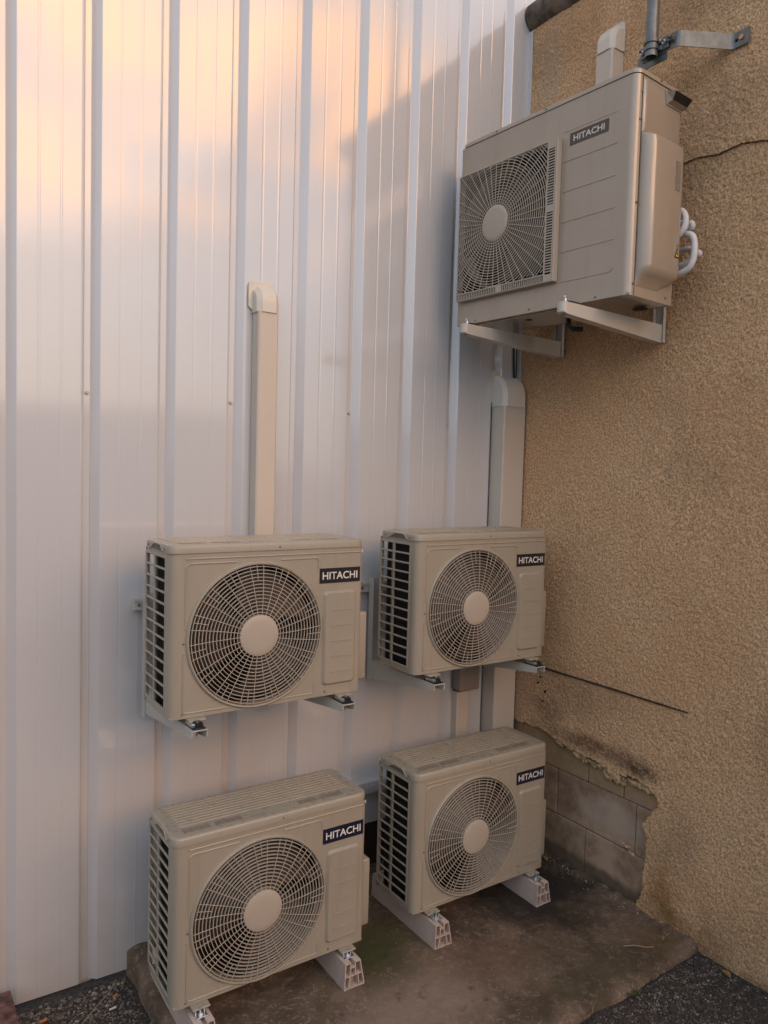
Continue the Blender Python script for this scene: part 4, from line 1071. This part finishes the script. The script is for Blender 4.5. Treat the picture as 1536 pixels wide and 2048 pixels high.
for _ in range(120):
    y = rg.uniform(-1.0, .1); x = .40-abs(rg.normal(0, .035)); pts.append((x, y, ZS+.027, rg.uniform(.002, .006)))
for _ in range(70):
    pts.append((rg.uniform(-1.0, .35), rg.uniform(-1.0, -.1), ZS+.003, rg.uniform(.0012, .0028)))
tag(pebble_mesh(pts, M_peb2, 'pale_pebbles', ''), 'scattered pale pebbles along the foot of the walls', 'pebbles', kind='stuff')

def leaf_bm(bm, x, y, z, l, w_, rz, tilt, curl=.3):
    n = 6; L_, R_, C_ = [], [], []
    M_ = Matrix.Translation((x, y, z)) @ Matrix.Rotation(rz, 4, 'Z') @ Matrix.Rotation(-tilt, 4, 'Y')
    for k in range(n+1):
        f = k/n; ww = w_*math.sin(math.pi*min(1, f*.92+.05))*.5; zz = -curl*l*f*f
        C_.append(bm.verts.new(M_ @ Vector((f*l, 0, zz-.1*ww)))); L_.append(bm.verts.new(M_ @ Vector((f*l, ww, zz+.15*ww)))); R_.append(bm.verts.new(M_ @ Vector((f*l, -ww, zz+.15*ww))))
    for k in range(n): bm.faces.new((C_[k], C_[k+1], L_[k+1], L_[k])); bm.faces.new((R_[k], R_[k+1], C_[k+1], C_[k]))
def weed(x, y, z, n, l, lab, seed):
    rnd = random.Random(seed); r = empty('weed', (x, y, z)); tag(r, lab, 'weed')
    for k in range(n):
        bm = bmesh.new(); leaf_bm(bm, rnd.uniform(-.01, .01), rnd.uniform(-.01, .01), 0, l*rnd.uniform(.6, 1.1), l*.24, rnd.uniform(0, 6.28), rnd.uniform(.4, 1.3), .35); obj('leaf', bm, M_leaf, r, 'all')
weed(-.035, -1.062, -.203, 9, .034, 'small green weed growing at the front edge of the slab', 1)
weed(.10, -1.05, -.197, 5, .018, 'tiny seedling between the slab and the tarmac, right of the larger weed', 2)
for i, (x, y) in enumerate(((-1.725, -.165), (-1.735, -.235), (-1.72, -.30))):
    weed(x, y, -.285, 16, .060+.012*i, ('clump of short grass against the left side of the slab, closest to the white wall', 'middle clump of grass against the left side of the slab', 'clump of grass at the left side of the slab, nearest the viewer')[i], 20+i)
for i, (x, y, z, rz, l, lab) in enumerate(((.345, -.10, -.145, .6, .055, 'curled yellow dead leaf at the foot of the bare blocks'), (.30, -.135, -.155, 2.6, .045, 'dry yellow leaf lying on the dark slab near the corner'), (.370, -.16, -.140, 4.2, .04, 'small brown leaf caught against the lowest block'),
                                      (.36, -1.22, -.178, 1.2, .05, 'brown dead leaf at the foot of the rendered wall'), (.33, -.93, -.15, 3.4, .03, 'small dead leaf on the slab beside the rendered wall'))):
    bm = bmesh.new(); leaf_bm(bm, 0, 0, 0, l, l*.6, 0, .45, .6); o = obj('dead_leaf', bm, M_dead, None, 'all'); o.location = (x, y, z); o.rotation_euler = (0, 0, rz); tag(o, lab, 'leaf')
bm = bmesh.new(); tube(bm, sm([(.13, -.865, -.163), (.165, -.895, -.155), (.20, -.925, -.158), (.235, -.94, -.160)]), .0022, 6); tag(obj('twig', bm, M_twig, None, 'all'), 'pale dry stalk lying on the slab near the rendered wall', 'twig')
bm = bmesh.new(); tube(bm, sm([(-1.95, .0, -.272), (-1.87, .07, -.262), (-1.79, .15, -.268), (-1.76, .19, -.27)]), .0022, 6); tag(obj('twig', bm, M_twig, None, 'all'), 'thin twig on the gravel by the white wall', 'twig')
for (x, y, z, a_, mt, lab) in ((-1.775, .115, -.268, .9, M_butt, 'orange cigarette end on the gravel by the corner of the slab'), (-1.80, .055, -.272, .1, M_paper, 'white cigarette end on the gravel'), (-2.04, .13, -.275, .2, M_butt, 'faded orange cigarette end further left along the wall')):
    bm = bmesh.new(); tube(bm, [(-.013, 0, 0), (.013, 0, 0)], .0042, 10); o = obj('cigarette_end', bm, mt, None, True); o.location = (x, y, z); o.rotation_euler = (0, 0, a_); tag(o, lab, 'litter')
bk = empty('loose_block', (-2.235, .10, -.285)); tag(bk, 'chipped dark red block lying at the left edge against the white wall', 'block')
bm = bmesh.new(); box(bm, -.13, .070, -.09, .090, 0, .085, .010, 2); obj('mortar_base', bm, M_plinth, bk, True)
bm = bmesh.new(); box(bm, -.14, .095, -.105, .105, .0855, .130, .008, 2)
for v in bm.verts: v.co += Vector((1, 1, .6))*float(fbm(np.array(v.co.x*40+9), np.array(v.co.y*40), 2))*.02
obj('painted_top', bm, M_brick, bk, True)
